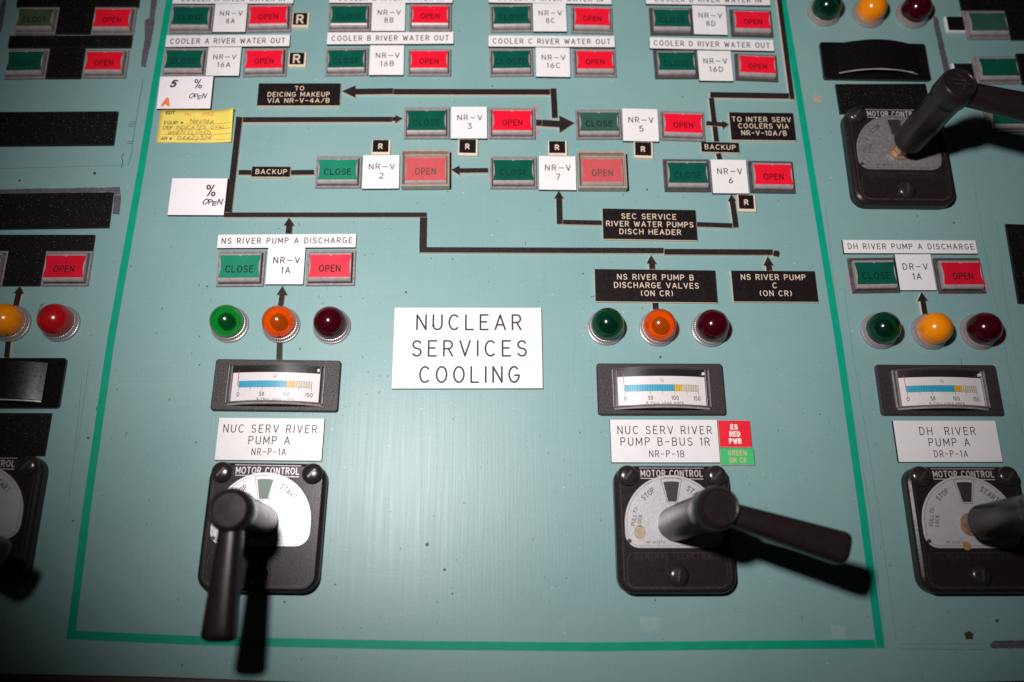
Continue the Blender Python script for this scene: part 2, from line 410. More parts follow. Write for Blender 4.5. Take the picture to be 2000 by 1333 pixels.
# ================================================================ the panel (setting)
def grow_panel():
    mb = MB()
    bottom = [P(x, y) for x, y in ((-700, 1290), (-300, 1300), (0, 1316), (300, 1322), (600, 1333), (1000, 1342), (1500, 1341), (2000, 1330), (2500, 1310))]
    top = P(2500, -500).y
    poly = [(p.x, p.y) for p in bottom]+[(bottom[-1].x+.1, top), (bottom[0].x-.1, top)]
    mb.prism(ccw(poly), -.004, 0)
    return mb.build('panel', MT['panel']), bottom
panel, bot = grow_panel(); tag(panel, 'sea green painted steel control panel', None, None, 'structure')
mb = MB()
poly = [(p.x, p.y-.0006) for p in bot]+[(p.x, p.y-.0030) for p in bot][::-1]
mb.prism(ccw(poly), -.02, -.0015); tr = mb.build('panel_edge', MT['trim']); tag(tr, 'dark brown trim along the lower panel edge', None, None, 'structure')
mb = MB(); mb.add([(-2, -2, -.7), (2, -2, -.7), (2, 2, -.7), (-2, 2, -.7)], [[0, 1, 2, 3]]); fl = mb.build('floor', MT['floor']); tag(fl, 'dark floor below the console', None, None, 'structure')

def patch(name, pts, m, z=.00006, jag=0.0, seed=1):
    """thin film on the paint, part of the panel; ragged when jag > 0"""
    rn = random.Random(seed); pp = [P(x, y) for x, y in pts]; out = []
    for i in range(len(pp)):
        a, b = pp[i], pp[(i+1) % len(pp)]
        n = max(1, int((b-a).length/.0012)) if jag else 1
        for k in range(n):
            q = a.lerp(b, k/n); out.append((q.x+rn.uniform(-jag, jag), q.y+rn.uniform(-jag, jag)))
    m_ = MB(); m_.prism(ccw(out), .0, z); return m_.build(name, m, panel)
J = .00022
patch('adhesive_residue', [(296, -10), (309, -10), (304, 20), (301, 50), (295, 85), (290, 105), (284, 133), (275, 130), (278, 105), (283, 75), (283, 40), (292, 36)], MT['residue'], jag=J)
patch('adhesive_residue', [(-30, 371), (234, 366), (236, 380), (222, 381), (221, 375), (-30, 381)], MT['residue'], jag=J, seed=2)
patch('adhesive_residue', [(223, 382), (237, 381), (233, 420), (220, 419)], MT['residue'], jag=J, seed=3)
patch('adhesive_residue', [(1822, 30), (1831, 35), (1845, 95), (1856, 140), (1850, 165), (1846, 150), (1836, 105), (1824, 50)], MT['residue'], jag=J, seed=4)
patch('adhesive_residue', [(1933, 1260), (1942, 1252), (2060, 1249), (2060, 1265), (1936, 1267)], MT['residue'], jag=J, seed=5)
patch('adhesive_residue', [(-6, 30), (8, -10), (14, -10), (4, 60), (-6, 70)], MT['residue'], jag=J, seed=6)
patch('touch_up_patch', [(1622, 1220), (1652, 1222), (1650, 1248), (1626, 1249)], MT['pale'], jag=J*2, seed=7)
patch('touch_up_patch', [(1590, 185), (1605, 188), (1604, 201), (1591, 200)], MT['stain'], jag=J*2, seed=8)
patch('touch_up_patch', [(1250, 1205), (1290, 1205), (1288, 1235), (1255, 1235)], MT['pale'], jag=J*2, seed=9)
patch('screw_hole', [(1883, 1236), (1893, 1233), (1902, 1238), (1900, 1249), (1886, 1249)], MT['rust'], jag=J, seed=10)
for i, (x, y, r_) in enumerate([(1947, 1213, 4), (185, 339, 3.2), (38, 353, 2.5), (793, 571, 2.3), (191, 799, 4), (172, 856, 3), (834, 1064, 4), (868, 1113, 3), (556, 1176, 2.6), (655, 1142, 2), (142, 1018, 2.5), (1280, 1173, 2), (1738, 1105, 1.6), (1862, 436, 2), (66, 1145, 3.4), (1784, 1224, 1.6), (884, 1160, 2), (229, 761, 1.5), (884, 507, 1.6), (1139, 535, 1.6), (1010, 618, 2), (1290, 698, 3)]):
    patch('paint_speck', [(x+r_*math.cos(a*1.05), y+r_*math.sin(a*1.05)) for a in range(6)], MT['rust'] if i in (1, 14) else MT['mark'], jag=J*.5, seed=20+i)
for q in ([(1040, 203), (1052, 207), (1054, 262), (1046, 275)], [(1905, 505), (1918, 520), (1933, 560), (1926, 576), (1890, 576), (1840, 576)], [(952, 346), (957, 343), (958, 356), (953, 356)], [(1120, 270), (1216, 270), (1216, 273), (1122, 273)], [(1298, 370), (1392, 374), (1390, 377), (1300, 376)], [(1654, 520), (1668, 570), (1662, 574), (1655, 545)],
          [(634, 148), (718, 147), (718, 150), (633, 151)], [(955, 210), (953, 272), (1000, 273), (957, 270)], [(98, 15), (110, 11), (116, 14), (113, 30)]):
    patch('lifted_paint', q, MT['chip'], z=.00007, jag=J*1.6, seed=int(q[0][0]))
def scratch(pts, wd, m, name='scratch', z=.00008):
    m_ = MB(); m_.ribbon([tuple(P(x, y)) for x, y in pts], wd, z); return m_.build(name, m, panel)
scratch([(74, 611), (78, 603), (80, 594), (82, 598), (86, 592)], .0004, MT['mark'])
scratch([(237, 328), (240, 318), (238, 308), (241, 300)], .0005, MT['mark'])
scratch([(262, 260), (257, 300), (251, 322)], .0003, MT['mark']); scratch([(280, 155), (272, 200), (262, 258)], .0003, MT['mark'])
for y, x0, x1 in ((239, 254, 264), (243, 252, 263), (247, 251, 262), (277, 250, 260), (281, 248, 258)): scratch([(x0, y), (x1, y)], .0004, MT['mark'])
for pts in ([(1700, 997), (1727, 1250)], [(1716, 997), (1750, 1250)], [(1646, 700), (1700, 997)], [(1667, 700), (1716, 997)], [(1629, 560), (1646, 700)], [(1648, 560), (1667, 700)], [(1755, 1258), (1990, 1258)], [(1755, 1268), (1930, 1269)],
            [(1612, 400), (1629, 560)], [(1900, 330), (1912, 430)], [(1912, 430), (1950, 620), (1998, 850)], [(1945, 430), (1960, 560), (1985, 700)], [(175, 700), (163, 790), (150, 880)], [(160, 740), (146, 880), (132, 1000)], [(0, 330), (250, 323)], [(0, 645), (0, 646)]):
    scratch(pts, .00022, MT['scribe'], 'scribed_line')
scratch([(1877, 700), (1878, 720)], .0003, MT['mark'])
for pts in ([(1620, 884), (1625, 888)], [(1768, 1166), (1775, 1175)], [(1722, 905), (1729, 919)], [(655, 733), (662, 745)], [(1968, 1121), (1970, 1123)]):
    scratch(pts, .0004, MT['pale'], 'scratch')

rs_ = random.Random(5)
for cx, cy, sx, sy, n in ((440, 595, 40, 14, 9), (400, 560, 20, 20, 6), (650, 585, 60, 14, 12), (700, 770, 60, 90, 16), (560, 450, 90, 10, 8), (330, 560, 60, 60, 7), (830, 570, 60, 60, 6), (1150, 560, 60, 60, 6), (1330, 120, 80, 60, 5), (1500, 900, 120, 150, 10), (1100, 900, 80, 160, 10), (300, 860, 70, 200, 8), (900, 1090, 200, 120, 12), (1250, 390, 160, 40, 8), (180, 690, 40, 90, 6), (1860, 400, 80, 40, 5)):
    for k in range(n):
        x, y = rs_.gauss(cx, sx*.6), rs_.gauss(cy, sy*.6); a_ = rs_.uniform(0, 6.28); l_ = rs_.choice((1.5, 2.5, 4, 6))
        scratch([(x, y), (x+l_*.5*math.cos(a_), y+l_*.5*math.sin(a_)+.4), (x+l_*math.cos(a_+.3), y+l_*math.sin(a_+.3))], rs_.uniform(.00018, .00042), MT['pale' if rs_.random() < .3 else 'scribe' if rs_.random() < .5 else 'mark'], 'scuff')
# green tape border
def strip(px, wd, z0, z1, grow=0.0):
    """bar polygon along a px centre line, wd in metres"""
    p = [Vector(P(x, y)) for x, y in px]; L_ = []; R_ = []
    for i in range(len(p)):
        d = (p[min(i+1, len(p)-1)]-p[max(i-1, 0)]).normalized(); n = Vector((-d.y, d.x)); L_.append(p[i]+n*wd/2); R_.append(p[i]-n*wd/2)
    return ccw([(q.x, q.y) for q in L_+R_[::-1]])
for px, lab in (([(138, 1247), (139.5, 1236), (168.5, 1000), (216.5, 666), (275.5, 333), (303, 165), (331, 0), (345, -85)], 'bright green tape line bordering the left side of the section'),
                ([(1516, -85), (1529, 0), (1557, 165), (1584, 333), (1638, 666), (1685, 1000), (1718, 1252), (1719.5, 1266)], 'bright green tape line bordering the right side of the section'),
                ([(131, 1240), (400, 1252), (800, 1260.6), (1150, 1263.7), (1500, 1260), (1709, 1258)], 'bright green tape line along the bottom of the section')):
    m_ = MB(); poly = strip(px, .00415, 0, 0)
    m_.prism(poly, 0, .00018 if 'bottom' not in lab else .00024)
    tag(m_.build('tape', MT['tape']), lab, 'tape', 'green tape border lines')

# ================================================================ plates
TH = .0016
def plate(quad, lines, label, style='white', name='name_plate', cat='name plate', group=None, stroke=.135, face_inset=None, ink=None, gap=.50):
    c, w_, h_, a = fit(quad, TH)
    st = {'white': ('core', 'white', 'ink'), 'black': ('cream', 'blackplate', 'creamink'), 'blank': ('core', 'matblack', 'creamink'), 'red': ('cream', 'redplate', 'whiteink'), 'green': ('cream', 'greenplate', 'orangeink2')}[style]
    m_ = MB(); g = .00010 if style != 'white' else .0001
    m_.prism(rect(w_, h_), 0, TH, grow=g, chamfer=.00015)
    o = m_.build(name, MT[st[0]], None, loc=(c.x, c.y, 0), rot=a)
    tag(o, label, cat, group)
    z = TH
    if st[1]:
        l, t, r, b = face_inset or ((.00002, .00002, .00012, .00022) if style != 'white' else (.00003, .00003, .0001, .0001))
        m_ = MB(); m_.prism([(-w_/2+l, -h_/2+b), (w_/2-r, -h_/2+b), (w_/2-r, h_/2-t), (-w_/2+l, h_/2-t)], TH-.0001, TH+.00012, chamfer=.00006)
        m_.build('face', MT[st[1]], o); z = TH+.00012
    if lines:
        m_ = MB()
        for ln in lines:
            s, cx, cy, wd, ht = ln[:5]
            x, y = local(c, a, P(cx, cy, TH))
            W_ = (P(cx+wd/2, cy, TH)-P(cx-wd/2, cy, TH)).length; H_ = (P(cx, cy-ht/2, TH)-P(cx, cy+ht/2, TH)).length
            text(m_, s, x, y, W_, H_, stroke, z+.00003, gap=gap)
        m_.build('lettering', MT[ink or st[2]], o)
    return o
def uv(q, u, v):
    t = [q[0][k]+(q[1][k]-q[0][k])*u for k in (0, 1)]; b = [q[3][k]+(q[2][k]-q[3][k])*u for k in (0, 1)]
    return t[0]+(b[0]-t[0])*v, t[1]+(b[1]-t[1])*v

GV = 'white valve number plates'
VALVES = {
 '8A': [(421, 9), (484, 7), (479, 64), (415, 62)], '16A': [(408, 93), (472, 92), (467, 149), (401, 148)], '8B': [(727, 6), (792, 6), (791, 61), (725, 61)], '16B': [(724, 89), (790, 89), (788, 147), (720, 147)],
 '8C': [(1040, 7), (1105, 7.5), (1108, 62), (1042, 62)], '16C': [(1046, 93), (1112, 94), (1115, 151), (1047, 150)], '8D': [(1351, 11), (1417, 12), (1422, 69), (1356, 67)], '16D': [(1360, 99), (1426, 100), (1434, 159), (1368, 158)],
 '3': [(881, 209), (951, 209), (952, 271), (881, 271)], '5': [(1214, 212), (1284, 214), (1288, 277), (1218, 276)], '2': [(709, 304), (781, 303), (779, 369), (707, 369)], '7': [(1051, 305), (1123, 306), (1127, 372), (1054, 371)], '6': [(1386, 312), (1455, 313), (1465, 378.5), (1394, 378)],
 '1A': [(523, 484), (597, 484), (592, 556), (519, 556)], 'DR1A': [(1746, 497), (1816, 497), (1831, 567.5), (1760, 567.5)]}
for k, q in VALVES.items():
    pre = 'DR' if k == 'DR1A' else 'NR'; k2 = '1A' if k == 'DR1A' else k
    wpx = q[1][0]-q[0][0]; hpx = q[3][1]-q[0][1]
    l1 = uv(q, .52, .345); l2 = uv(q, .515, .615)
    w2 = {1: .14, 2: .27, 3: .40}[len(k2)]*wpx
    if k2 in ('1A',): w2 = .24*wpx
    plate(q, [(pre+'~V', l1[0], l1[1], .70*wpx, .178*hpx), (k2, l2[0], l2[1], w2, .178*hpx)], 'white valve plate engraved %s-V %s between two push buttons' % (pre, k2), group=GV, stroke=.135)
GW = 'white engraved strip plates'
for let, q in (('A', [(340, -14), (575, -14), (572, 7), (336, 8)]), ('B', [(645, -15), (884, -15), (884, 6), (642, 6)]), ('C', [(955, -16), (1194, -13), (1195, 9), (954, 5)]), ('D', [(1260, -14), (1502, -11), (1506, 11), (1262, 8)])):
    x, y = uv(q, .5, .56)
    plate(q, [('COOLER %s RIVER WATER IN' % let, x, y, .86*(q[1][0]-q[0][0]), 10.5)], 'white strip plate cut by the photo top above the NR-V 8%s plate' % let, group=GW)
for let, q in (('A', [(326, 70), (567, 68), (565, 91), (322, 92)]), ('B', [(640, 64), (886, 62.5), (886, 86), (638, 87)]), ('C', [(954, 70), (1201, 71), (1201, 93), (954, 91)]), ('D', [(1268, 73), (1511, 79), (1512, 100), (1270, 95)])):
    x, y = uv(q, .5, .51)
    plate(q, [('COOLER %s RIVER WATER OUT' % let, x, y, .93*(q[1][0]-q[0][0]), 10.5)], 'white strip plate engraved COOLER %s RIVER WATER OUT' % let, group=GW)
plate([(426, 459), (696, 457), (695, 484), (424, 485)], [('NS RIVER PUMP A DISCHARGE', 561, 470.5, 255, 11.5)], 'white strip plate engraved NS RIVER PUMP A DISCHARGE', group=GW)
plate([(1645, 469), (1905, 470), (1910, 496), (1650, 495)], [('DH RIVER PUMP A DISCHARGE', 1779, 482, 246, 11)], 'white strip plate engraved DH RIVER PUMP A DISCHARGE', group=GW)
plate([(770, 602), (1057, 601), (1061, 760), (766, 759)], [('NUCLEAR', 916, 630, 205, 31), ('SERVICES', 917, 681, 224, 32), ('COOLING', 917, 732, 196, 33)], 'largest white plate engraved NUCLEAR SERVICES COOLING', cat='sign plate', name='sign_plate', stroke=.105, gap=.55)
GP = 'white pump name plates above motor switches'
plate([(427.5, 816.5), (634, 818), (628, 901), (420, 899)], [('NUC SERV RIVER', 528, 838, 183, 16), ('PUMP A', 526, 860.5, 81, 16), ('NR-P-1A', 525, 883, 67, 13.5)], 'white plate engraved NUC SERV RIVER PUMP A', group=GP, stroke=.11)
plate([(1191, 820), (1400.5, 820.5), (1407, 904), (1195, 904)], [('NUC SERV RIVER', 1298, 840.5, 184, 16), ('PUMP B-BUS 1R', 1299, 863, 174, 16), ('NR-P-1B', 1302, 887, 68, 13.5)], 'white plate engraved NUC SERV RIVER PUMP B-BUS 1R', group=GP, stroke=.11)
plate([(1744, 822), (1944, 822), (1959, 903), (1756, 903)], [('DH  RIVER', 1850, 842.5, 109, 15.5), ('PUMP A', 1853.5, 864.5, 80, 15.5), ('DR-P-1A', 1857, 887, 66, 13.5)], 'white plate engraved DH RIVER PUMP A DR-P-1A', group=GP, stroke=.11)
plate([(1402, 822), (1464, 822), (1469, 874.5), (1407, 874)], [('ES', 1433.5, 834.5, 14, 10.5), ('RED', 1435, 848, 21, 10.5), ('PWR', 1436, 862, 24, 10.5)], 'small red plate engraved ES RED PWR', 'red', stroke=.24)
plate([(1406, 876), (1472, 876), (1474, 908), (1409, 908)], [('GREEN', 1440, 885.5, 36, 10), ('ON CR', 1441, 899, 33, 10)], 'small light green plate engraved GREEN ON CR', 'green', stroke=.18)
GB = 'black engraved plates with cream edges'
def bplate(q, lines, label, **k): return plate(q, lines, label, 'black', group=GB, stroke=.135, gap=.42, **k)
bplate([(506, 164), (666, 162.5), (664, 208), (501, 207)], [('TO', 585, 173, 18, 8.5), ('DEICING MAKEUP', 583.5, 185, 121, 9), ('VIA NR-V-4A/B', 583, 197, 121, 9)], 'black plate engraved TO DEICING MAKEUP VIA NR-V-4A/B')
bplate([(1423, 220), (1547, 221), (1557, 276), (1429.5, 274)], [('TO INTER SERV', 1487, 234, 115, 9.5), ('COOLERS VIA', 1491, 247, 98, 9.5), ('NR-V-10A/B', 1492, 260.5, 88, 9.5)], 'black plate engraved TO INTER SERV COOLERS VIA NR-V-10A/B')
bplate([(492, 326), (567, 326), (567, 347), (491, 346)], [('BACKUP', 530, 336, 61, 9.5)], 'black BACKUP plate on the flow line left of NR-V 2')
bplate([(1369, 277.5), (1443, 279.5), (1444, 299.5), (1370.5, 297.5)], [('BACKUP', 1406.5, 288, 60, 9.5)], 'black BACKUP plate above the NR-V 6 plate')
bplate([(1176, 407.5), (1357, 411), (1364, 470.5), (1179, 468)], [('SEC SERVICE', 1267, 423.5, 107, 10.5), ('RIVER WATER PUMPS', 1269, 438.5, 170, 10.5), ('DISCH HEADER', 1270, 453.5, 120, 10.5)], 'black plate engraved SEC SERVICE RIVER WATER PUMPS DISCH HEADER')
bplate([(1160, 525.5), (1396, 529), (1403, 592), (1164.5, 590)], [('NS RIVER PUMP B', 1280, 542, 149, 11), ('DISCHARGE VALVES', 1282, 558, 165, 11), ('(ON CR)', 1283, 573.5, 62, 11)], 'black plate engraved NS RIVER PUMP B DISCHARGE VALVES (ON CR)')
bplate([(1426, 529), (1590, 530), (1600, 591), (1435, 590)], [('NS RIVER PUMP', 1510, 542, 126, 11), ('C', 1513, 558, 10, 11), ('(ON CR)', 1515, 573.5, 62, 11)], 'black plate engraved NS RIVER PUMP C (ON CR)')
GR = 'small black R plates'
for q, hh, lab in (([(572, 25), (605, 25), (602, 53.5), (569, 53)], 17, 'small black R plate right of the NR-V 8A open button'), ([(566, 103), (598, 102), (597, 131), (561, 130)], 17, 'small black R plate right of the NR-V 16A open button'),
                   ([(727, 273), (763, 273), (762, 302), (725, 302)], 10.5, 'small black R plate directly above the NR-V 2 plate'), ([(896, 272), (934, 272), (932, 304.5), (894, 303)], 10.5, 'small black R plate directly under the NR-V 3 plate'),
                   ([(1071, 275), (1107, 275.5), (1108, 304), (1070, 304)], 10.5, 'small black R plate directly above the NR-V 7 plate'), ([(1238, 277), (1275, 278), (1276, 309.5), (1239, 308)], 10.5, 'small black R plate directly under the NR-V 5 plate'),
                   ([(1439, 380), (1473, 381), (1479, 413.5), (1443, 413)], 10.5, 'small black R plate below NR-V 6 beside the up arrow')):
    x, y = uv(q, .47, .46)
    plate(q, [('R', x, y, 11, hh)], lab, 'black', group=GR, stroke=.17 if hh > 12 else .2, face_inset=(.0006, .0003, .0011, .0016))
GK = 'blank black cover plates'
for q, lab in (([(36, -24), (275, -24), (270, 13), (34, 13)], 'blank black plate cut by the photo top left corner'), ([(114, 12), (186, 12), (177, 66), (110, 65)], 'blank black plate between the uppermost left green and red buttons'),
               ([(19, 70), (258, 70), (255, 92), (15, 92.5)], 'long thin blank black strip between the two left button rows'), ([(95, 94), (167, 94.5), (155, 152), (91, 153)], 'blank black plate between the second row left green and red buttons'),
               ([(-60, 220), (231, 217.5), (220, 283), (-75, 285)], 'wide dusty blank black plate below the left button rows'), ([(-60, 381), (221, 374.5), (211, 445.5), (-75, 447)], 'wide tilted blank black plate under the grey adhesive residue'),
               ([(-90, 459), (184.5, 459), (180, 489), (-95, 489)], 'blank black strip above the lower left red button'), ([(17, 489.4), (87, 489.4), (76, 558), (4, 558)], 'blank black plate left of the lower left red button'),
               ([(-115, 806), (98, 808), (87, 890), (-125, 890)], 'blank glossy black plate under the leftmost meter'), ([(1632, 164), (1810, 164.5), (1817, 220), (1642, 222)], 'blank black plate between upper right meter and switch'),
               ([(1870, -40), (2060, -40), (2070, 20), (1876, 20)], 'blank black plate cut by the photo top right corner'), ([(1965, 21), (2060, 21), (2075, 77), (1976, 77)], 'blank black plate right of the uppermost right green button'),
               ([(1986, 105), (2060, 105), (2075, 164), (1998, 164)], 'blank black sliver right of the second right green button'), ([(1964, 440), (2090, 440), (2130, 600), (1992, 590)], 'blank black plate cut by the right photo edge at mid height')):
    plate(q, None, lab, 'blank', group=GK, name='cover_plate', cat='blank plate')
GS = 'small black squares with white edges'
for q, lab in (([(1845, 32), (1880, 33), (1887, 62), (1851, 62)], 'small black square left of the uppermost right green button'), ([(1859, 124), (1897, 124), (1905, 153), (1866, 153)], 'small black square behind the upper right handle')):
    o = plate(q, None, lab, 'blank', group=GS, name='cover_plate', cat='blank plate', face_inset=(.0009, .0002, .0002, .0009)); o.data.materials[0] = MT['white']

# ================================================================ flow diagram strips and arrows
GF = 'black flow diagram strips'; GA = 'black flow diagram arrows'
def raised(poly_px, label, name, cat, group, zt=.0014):
    poly = ccw([tuple(P(x, y, zt)) for x, y in poly_px]) if poly_px and not isinstance(poly_px, tuple) else poly_px
    m_ = MB(); m_.prism(poly, 0, zt, grow=.0002, mi_side=0, mi_top=1)
    return tag(m_.build(name, [MT['cream'], MT['black']]), label, cat, group)
def bar(a, b, wpx, label, dz=0):
    A, B = Vector(a), Vector(b); d = (B-A).normalized(); n = Vector((-d.y, d.x))*wpx/2
    return raised([tuple(A+n), tuple(B+n), tuple(B-n), tuple(A-n)], label, 'flow_line', 'flow line', GF, zt=.0014+dz)
def arrow(tip, base_l, base_r, tail, wpx, label, tailw=None):
    t, bl, br, tl = Vector(tip), Vector(base_l), Vector(base_r), Vector(tail)
    m = (bl+br)/2; d = (tl-m).normalized(); n = Vector((-d.y, d.x))*wpx/2
    if (bl-m).dot(n) < 0: n = -n
    return raised([tuple(t), tuple(bl), tuple(m+n), tuple(tl+n), tuple(tl-n), tuple(m-n), tuple(br)], label, 'flow_arrow', 'flow arrow', GA)
bar((768.5, 179.5), (1074, 180), 11, 'long black strip leading to the DEICING MAKEUP arrow')
arrow((667.5, 178.5), (694, 167.5), (694, 191.5), (767.5, 178.5), 11.5, 'black arrow pointing left to the DEICING MAKEUP plate')
bar((1080.5, 173), (1083.5, 231), 11, 'short upright black strip above the large right pointing arrow')
bar((1047, 240), (1058, 240.5), 12, 'tiny black stub right of the NR-V 3 open button')
arrow((1122, 240.5), (1092, 226), (1093, 259.5), (1059, 240.8), 13, 'large black arrow pointing right to the NR-V 5 close button')
bar((474.5, 234.2), (766, 233.5), 10, 'long black strip leading to the NR-V 3 close button')
arrow((787, 231.5), (772, 225), (772, 241), (766.5, 232.5), 8, 'small black arrowhead at the NR-V 3 close button')
bar((467.5, 228.5), (446.5, 414.8), 12.3, 'tall upright black strip left of the BACKUP plate')
bar((437, 420), (833, 419.8), 9, 'long black strip above the NS RIVER PUMP A DISCHARGE plate')
bar((827, 425), (826, 483.4), 14, 'short upright black strip joining two long flow strips')
bar((819, 488.2), (1296, 489.8), 10.5, 'long black strip above the NUCLEAR SERVICES COOLING plate')
bar((1297.5, 492), (1509, 493), 11, 'black strip ending at a round blob beside the right tape')
raised([(1516+7.5*math.cos(R(45*k+10))*(1 if k % 2 else .8), 495.5+7.5*math.sin(R(45*k+10))*(1 if k % 2 else .8)) for k in range(8)], 'small ragged black dot at the right end of a flow strip', 'flow_dot', 'flow dot', None)
bar((466, 337.2), (490.5, 337.2), 9.5, 'short black strip left of the left BACKUP plate')
bar((568.5, 337.4), (613, 336.8), 9.5, 'short black strip between left BACKUP plate and NR-V 2 close button')
arrow((564.5, 425), (554, 441), (575.5, 441), (563.5, 456.5), 12, 'black up arrow above the NS RIVER PUMP A DISCHARGE plate')
arrow((551.5, 559), (540, 576), (561.5, 577), (547.5, 600), 10, 'black up arrow under the NR-V 1A plate')
bar((546, 669), (545, 702), 11, 'short black strip between amber lamp and PUMP A meter')
arrow((1091.5, 373), (1082, 388), (1101.5, 388.5), (1093, 438), 11, 'black up arrow with long shaft under the NR-V 7 plate')
bar((1099.5, 434), (1175, 435.5), 9, 'black strip left of the SEC SERVICE plate')
bar((1361, 438.5), (1430.5, 441), 9, 'black strip right of the SEC SERVICE plate')
arrow((1428.5, 380), (1421.5, 393), (1439, 393.5), (1437.5, 444.5), 10.5, 'black up arrow with long shaft under the NR-V 6 plate')
arrow((1271.5, 498.5), (1263, 515), (1283.5, 516.5), (1273.5, 525.5), 11, 'black up arrow above the NS RIVER PUMP B plate')
bar((1279.5, 592), (1280.5, 604), 11, 'short black strip between NS RIVER PUMP B plate and amber lamp')
arrow((1499.5, 501), (1491, 519), (1511.5, 519.5), (1502.5, 528.5), 11, 'black up arrow above the NS RIVER PUMP C plate')
bar((1518, -30), (1547, 194), 9, 'long upright black strip beside the right green tape')
bar((1387, 185.5), (1541, 188), 11, 'black strip joining the upright strip beside the right tape')
bar((1389, 191.5), (1399.5, 277), 9.5, 'upright black strip crossing the arrow above the right BACKUP plate')
bar((1402.5, 300), (1406, 312), 9.5, 'very short black strip between right BACKUP plate and NR-V 6')
o = arrow((1424, 243.5), (1409, 236), (1411, 252), (1379, 241.5), 8.5, 'black arrow pointing right to the INTER SERV COOLERS plate'); o.location.z = .0003
arrow((881, 332), (897, 324), (898, 343), (953, 333), 9, 'black arrow pointing left to the NR-V 2 open button')
arrow((39, 559), (26, 573.5), (46.5, 574), (31, 598), 11, 'black up arrow at the leftmost amber lamp')
bar((16, 668), (13, 698), 10.5, 'short black strip above the leftmost meter')
arrow((1800, 571), (1791.5, 588), (1813, 588.5), (1806.5, 613), 10, 'black up arrow under the DR-V 1A plate')

# ================================================================ push buttons
BW, BH = .0262, .0198
def lens_poly(w_, h_, cx=0, cy=0, bite=.032):
    pts = [(-w_/2, -h_/2), (w_/2, -h_/2)]
    pts += [(w_/2-bite*w_*math.sin(math.pi*k/8)*1.0, -h_*.40+h_*.80*k/8) for k in range(9)]
    pts += [(w_/2, h_/2), (w_*.04, h_/2), (0, h_/2-h_*.05), (-w_*.04, h_/2), (-w_/2, h_/2)]
    pts += [(-w_/2+bite*w_*math.sin(math.pi*k/8)*1.0, h_*.40-h_*.80*k/8) for k in range(9)]
    return [(x+cx, y+cy) for x, y in pts]
def loopframe(m_, wo, ho, wi, hi, z0, z1, ch=.0003, mi=0):
    o = rect(wo, ho); o2 = rect(wo-2*ch, ho-2*ch); i2 = rect(wi+2*ch, hi+2*ch); i = rect(wi, hi)
    rings = [[(x, y, z0) for x, y in o], [(x, y, z1-ch) for x, y in o], [(x, y, z1) for x, y in o2], [(x, y, z1) for x, y in i2], [(x, y, z1-ch) for x, y in i], [(x, y, z0) for x, y in i]]
    for a, b in zip(rings, rings[1:]): m_.add(a+b, [[k, (k+1) % 4, 4+(k+1) % 4, 4+k] for k in range(4)], mi)
def make_button(colour, word, cover=False, frame='steel'):
    r = empty('push_button', 0, 0)
    m_ = MB(); loopframe(m_, BW, BH, BW*.905, BH*.87, 0, .0020, ch=.00035)
    m_.build('frame', MT['beige' if cover else frame], r)
    m_ = MB(); m_.prism(rect(BW*.92, BH*.89), .0001, .0004); m_.build('gap', MT['gap'], r)
    m_ = MB()                                                     # clear cap: block with rolled edges
    rings = [[(x, y, z) for x, y in rect(BW*fx, BH*fy)] for fx, fy, z in ((.868, .815, .0004), (.868, .815, .0027), (.866, .79, .0035), (.862, .75, .0040), (.858, .71, .0043), (.855, .68, .0045))]
    for a, b in zip(rings, rings[1:]): m_.add(a+b, [[k, (k+1) % 4, 4+(k+1) % 4, 4+k] for k in range(4)])
    m_.add(rings[-1], [[0, 1, 2, 3]]); cap = m_.build('cap', MT['bevel'], r, smooth=True)
    m_ = MB(); m_.prism(lens_poly(BW*.85, BH*.63), .0044, .00462, chamfer=.00006); ln = m_.build('lens', MT[colour], r)
    if word:
        m_ = MB(); text(m_, word, 0, -BH*.075, BW*(.145*len(word)-.13 if len(word) > 4 else .44), BH*.195, .15, .00466, gap=.36); m_.build('lettering', MT['redink' if colour == 'red' else 'greenink' if colour == 'green' else 'lensink'], r)
    if cover:
        m_ = MB(); loopframe(m_, BW*1.0, BH*1.03, BW*.95, BH*.935, .0019, .0062, ch=.0004); m_.build('cover_frame', MT['beige'], r)
        m_ = MB(); m_.prism(rect(BW*.95, BH*.935), .0052, .0056); m_.build('cover_pane', MT['coverpane'], r)
    return r
protos = {}
def button(quad, colour, word, label, cover=False, frame='steel'):
    key = (colour, word, cover, frame)
    if key not in protos: r = protos[key] = make_button(colour, word, cover, frame)
    else: r = copy_tree(protos[key])
    c, w_, h_, a = fit(quad, .0045 if cover else .002)
    r.location = (c.x, c.y, 0); r.rotation_euler = (0, 0, a); r.scale = (w_/BW, h_/(BH*(1.03 if cover else 1)), 1)
    tag(r, label, 'push button', 'red open push buttons' if word == 'OPEN' else 'green push buttons')
    return r
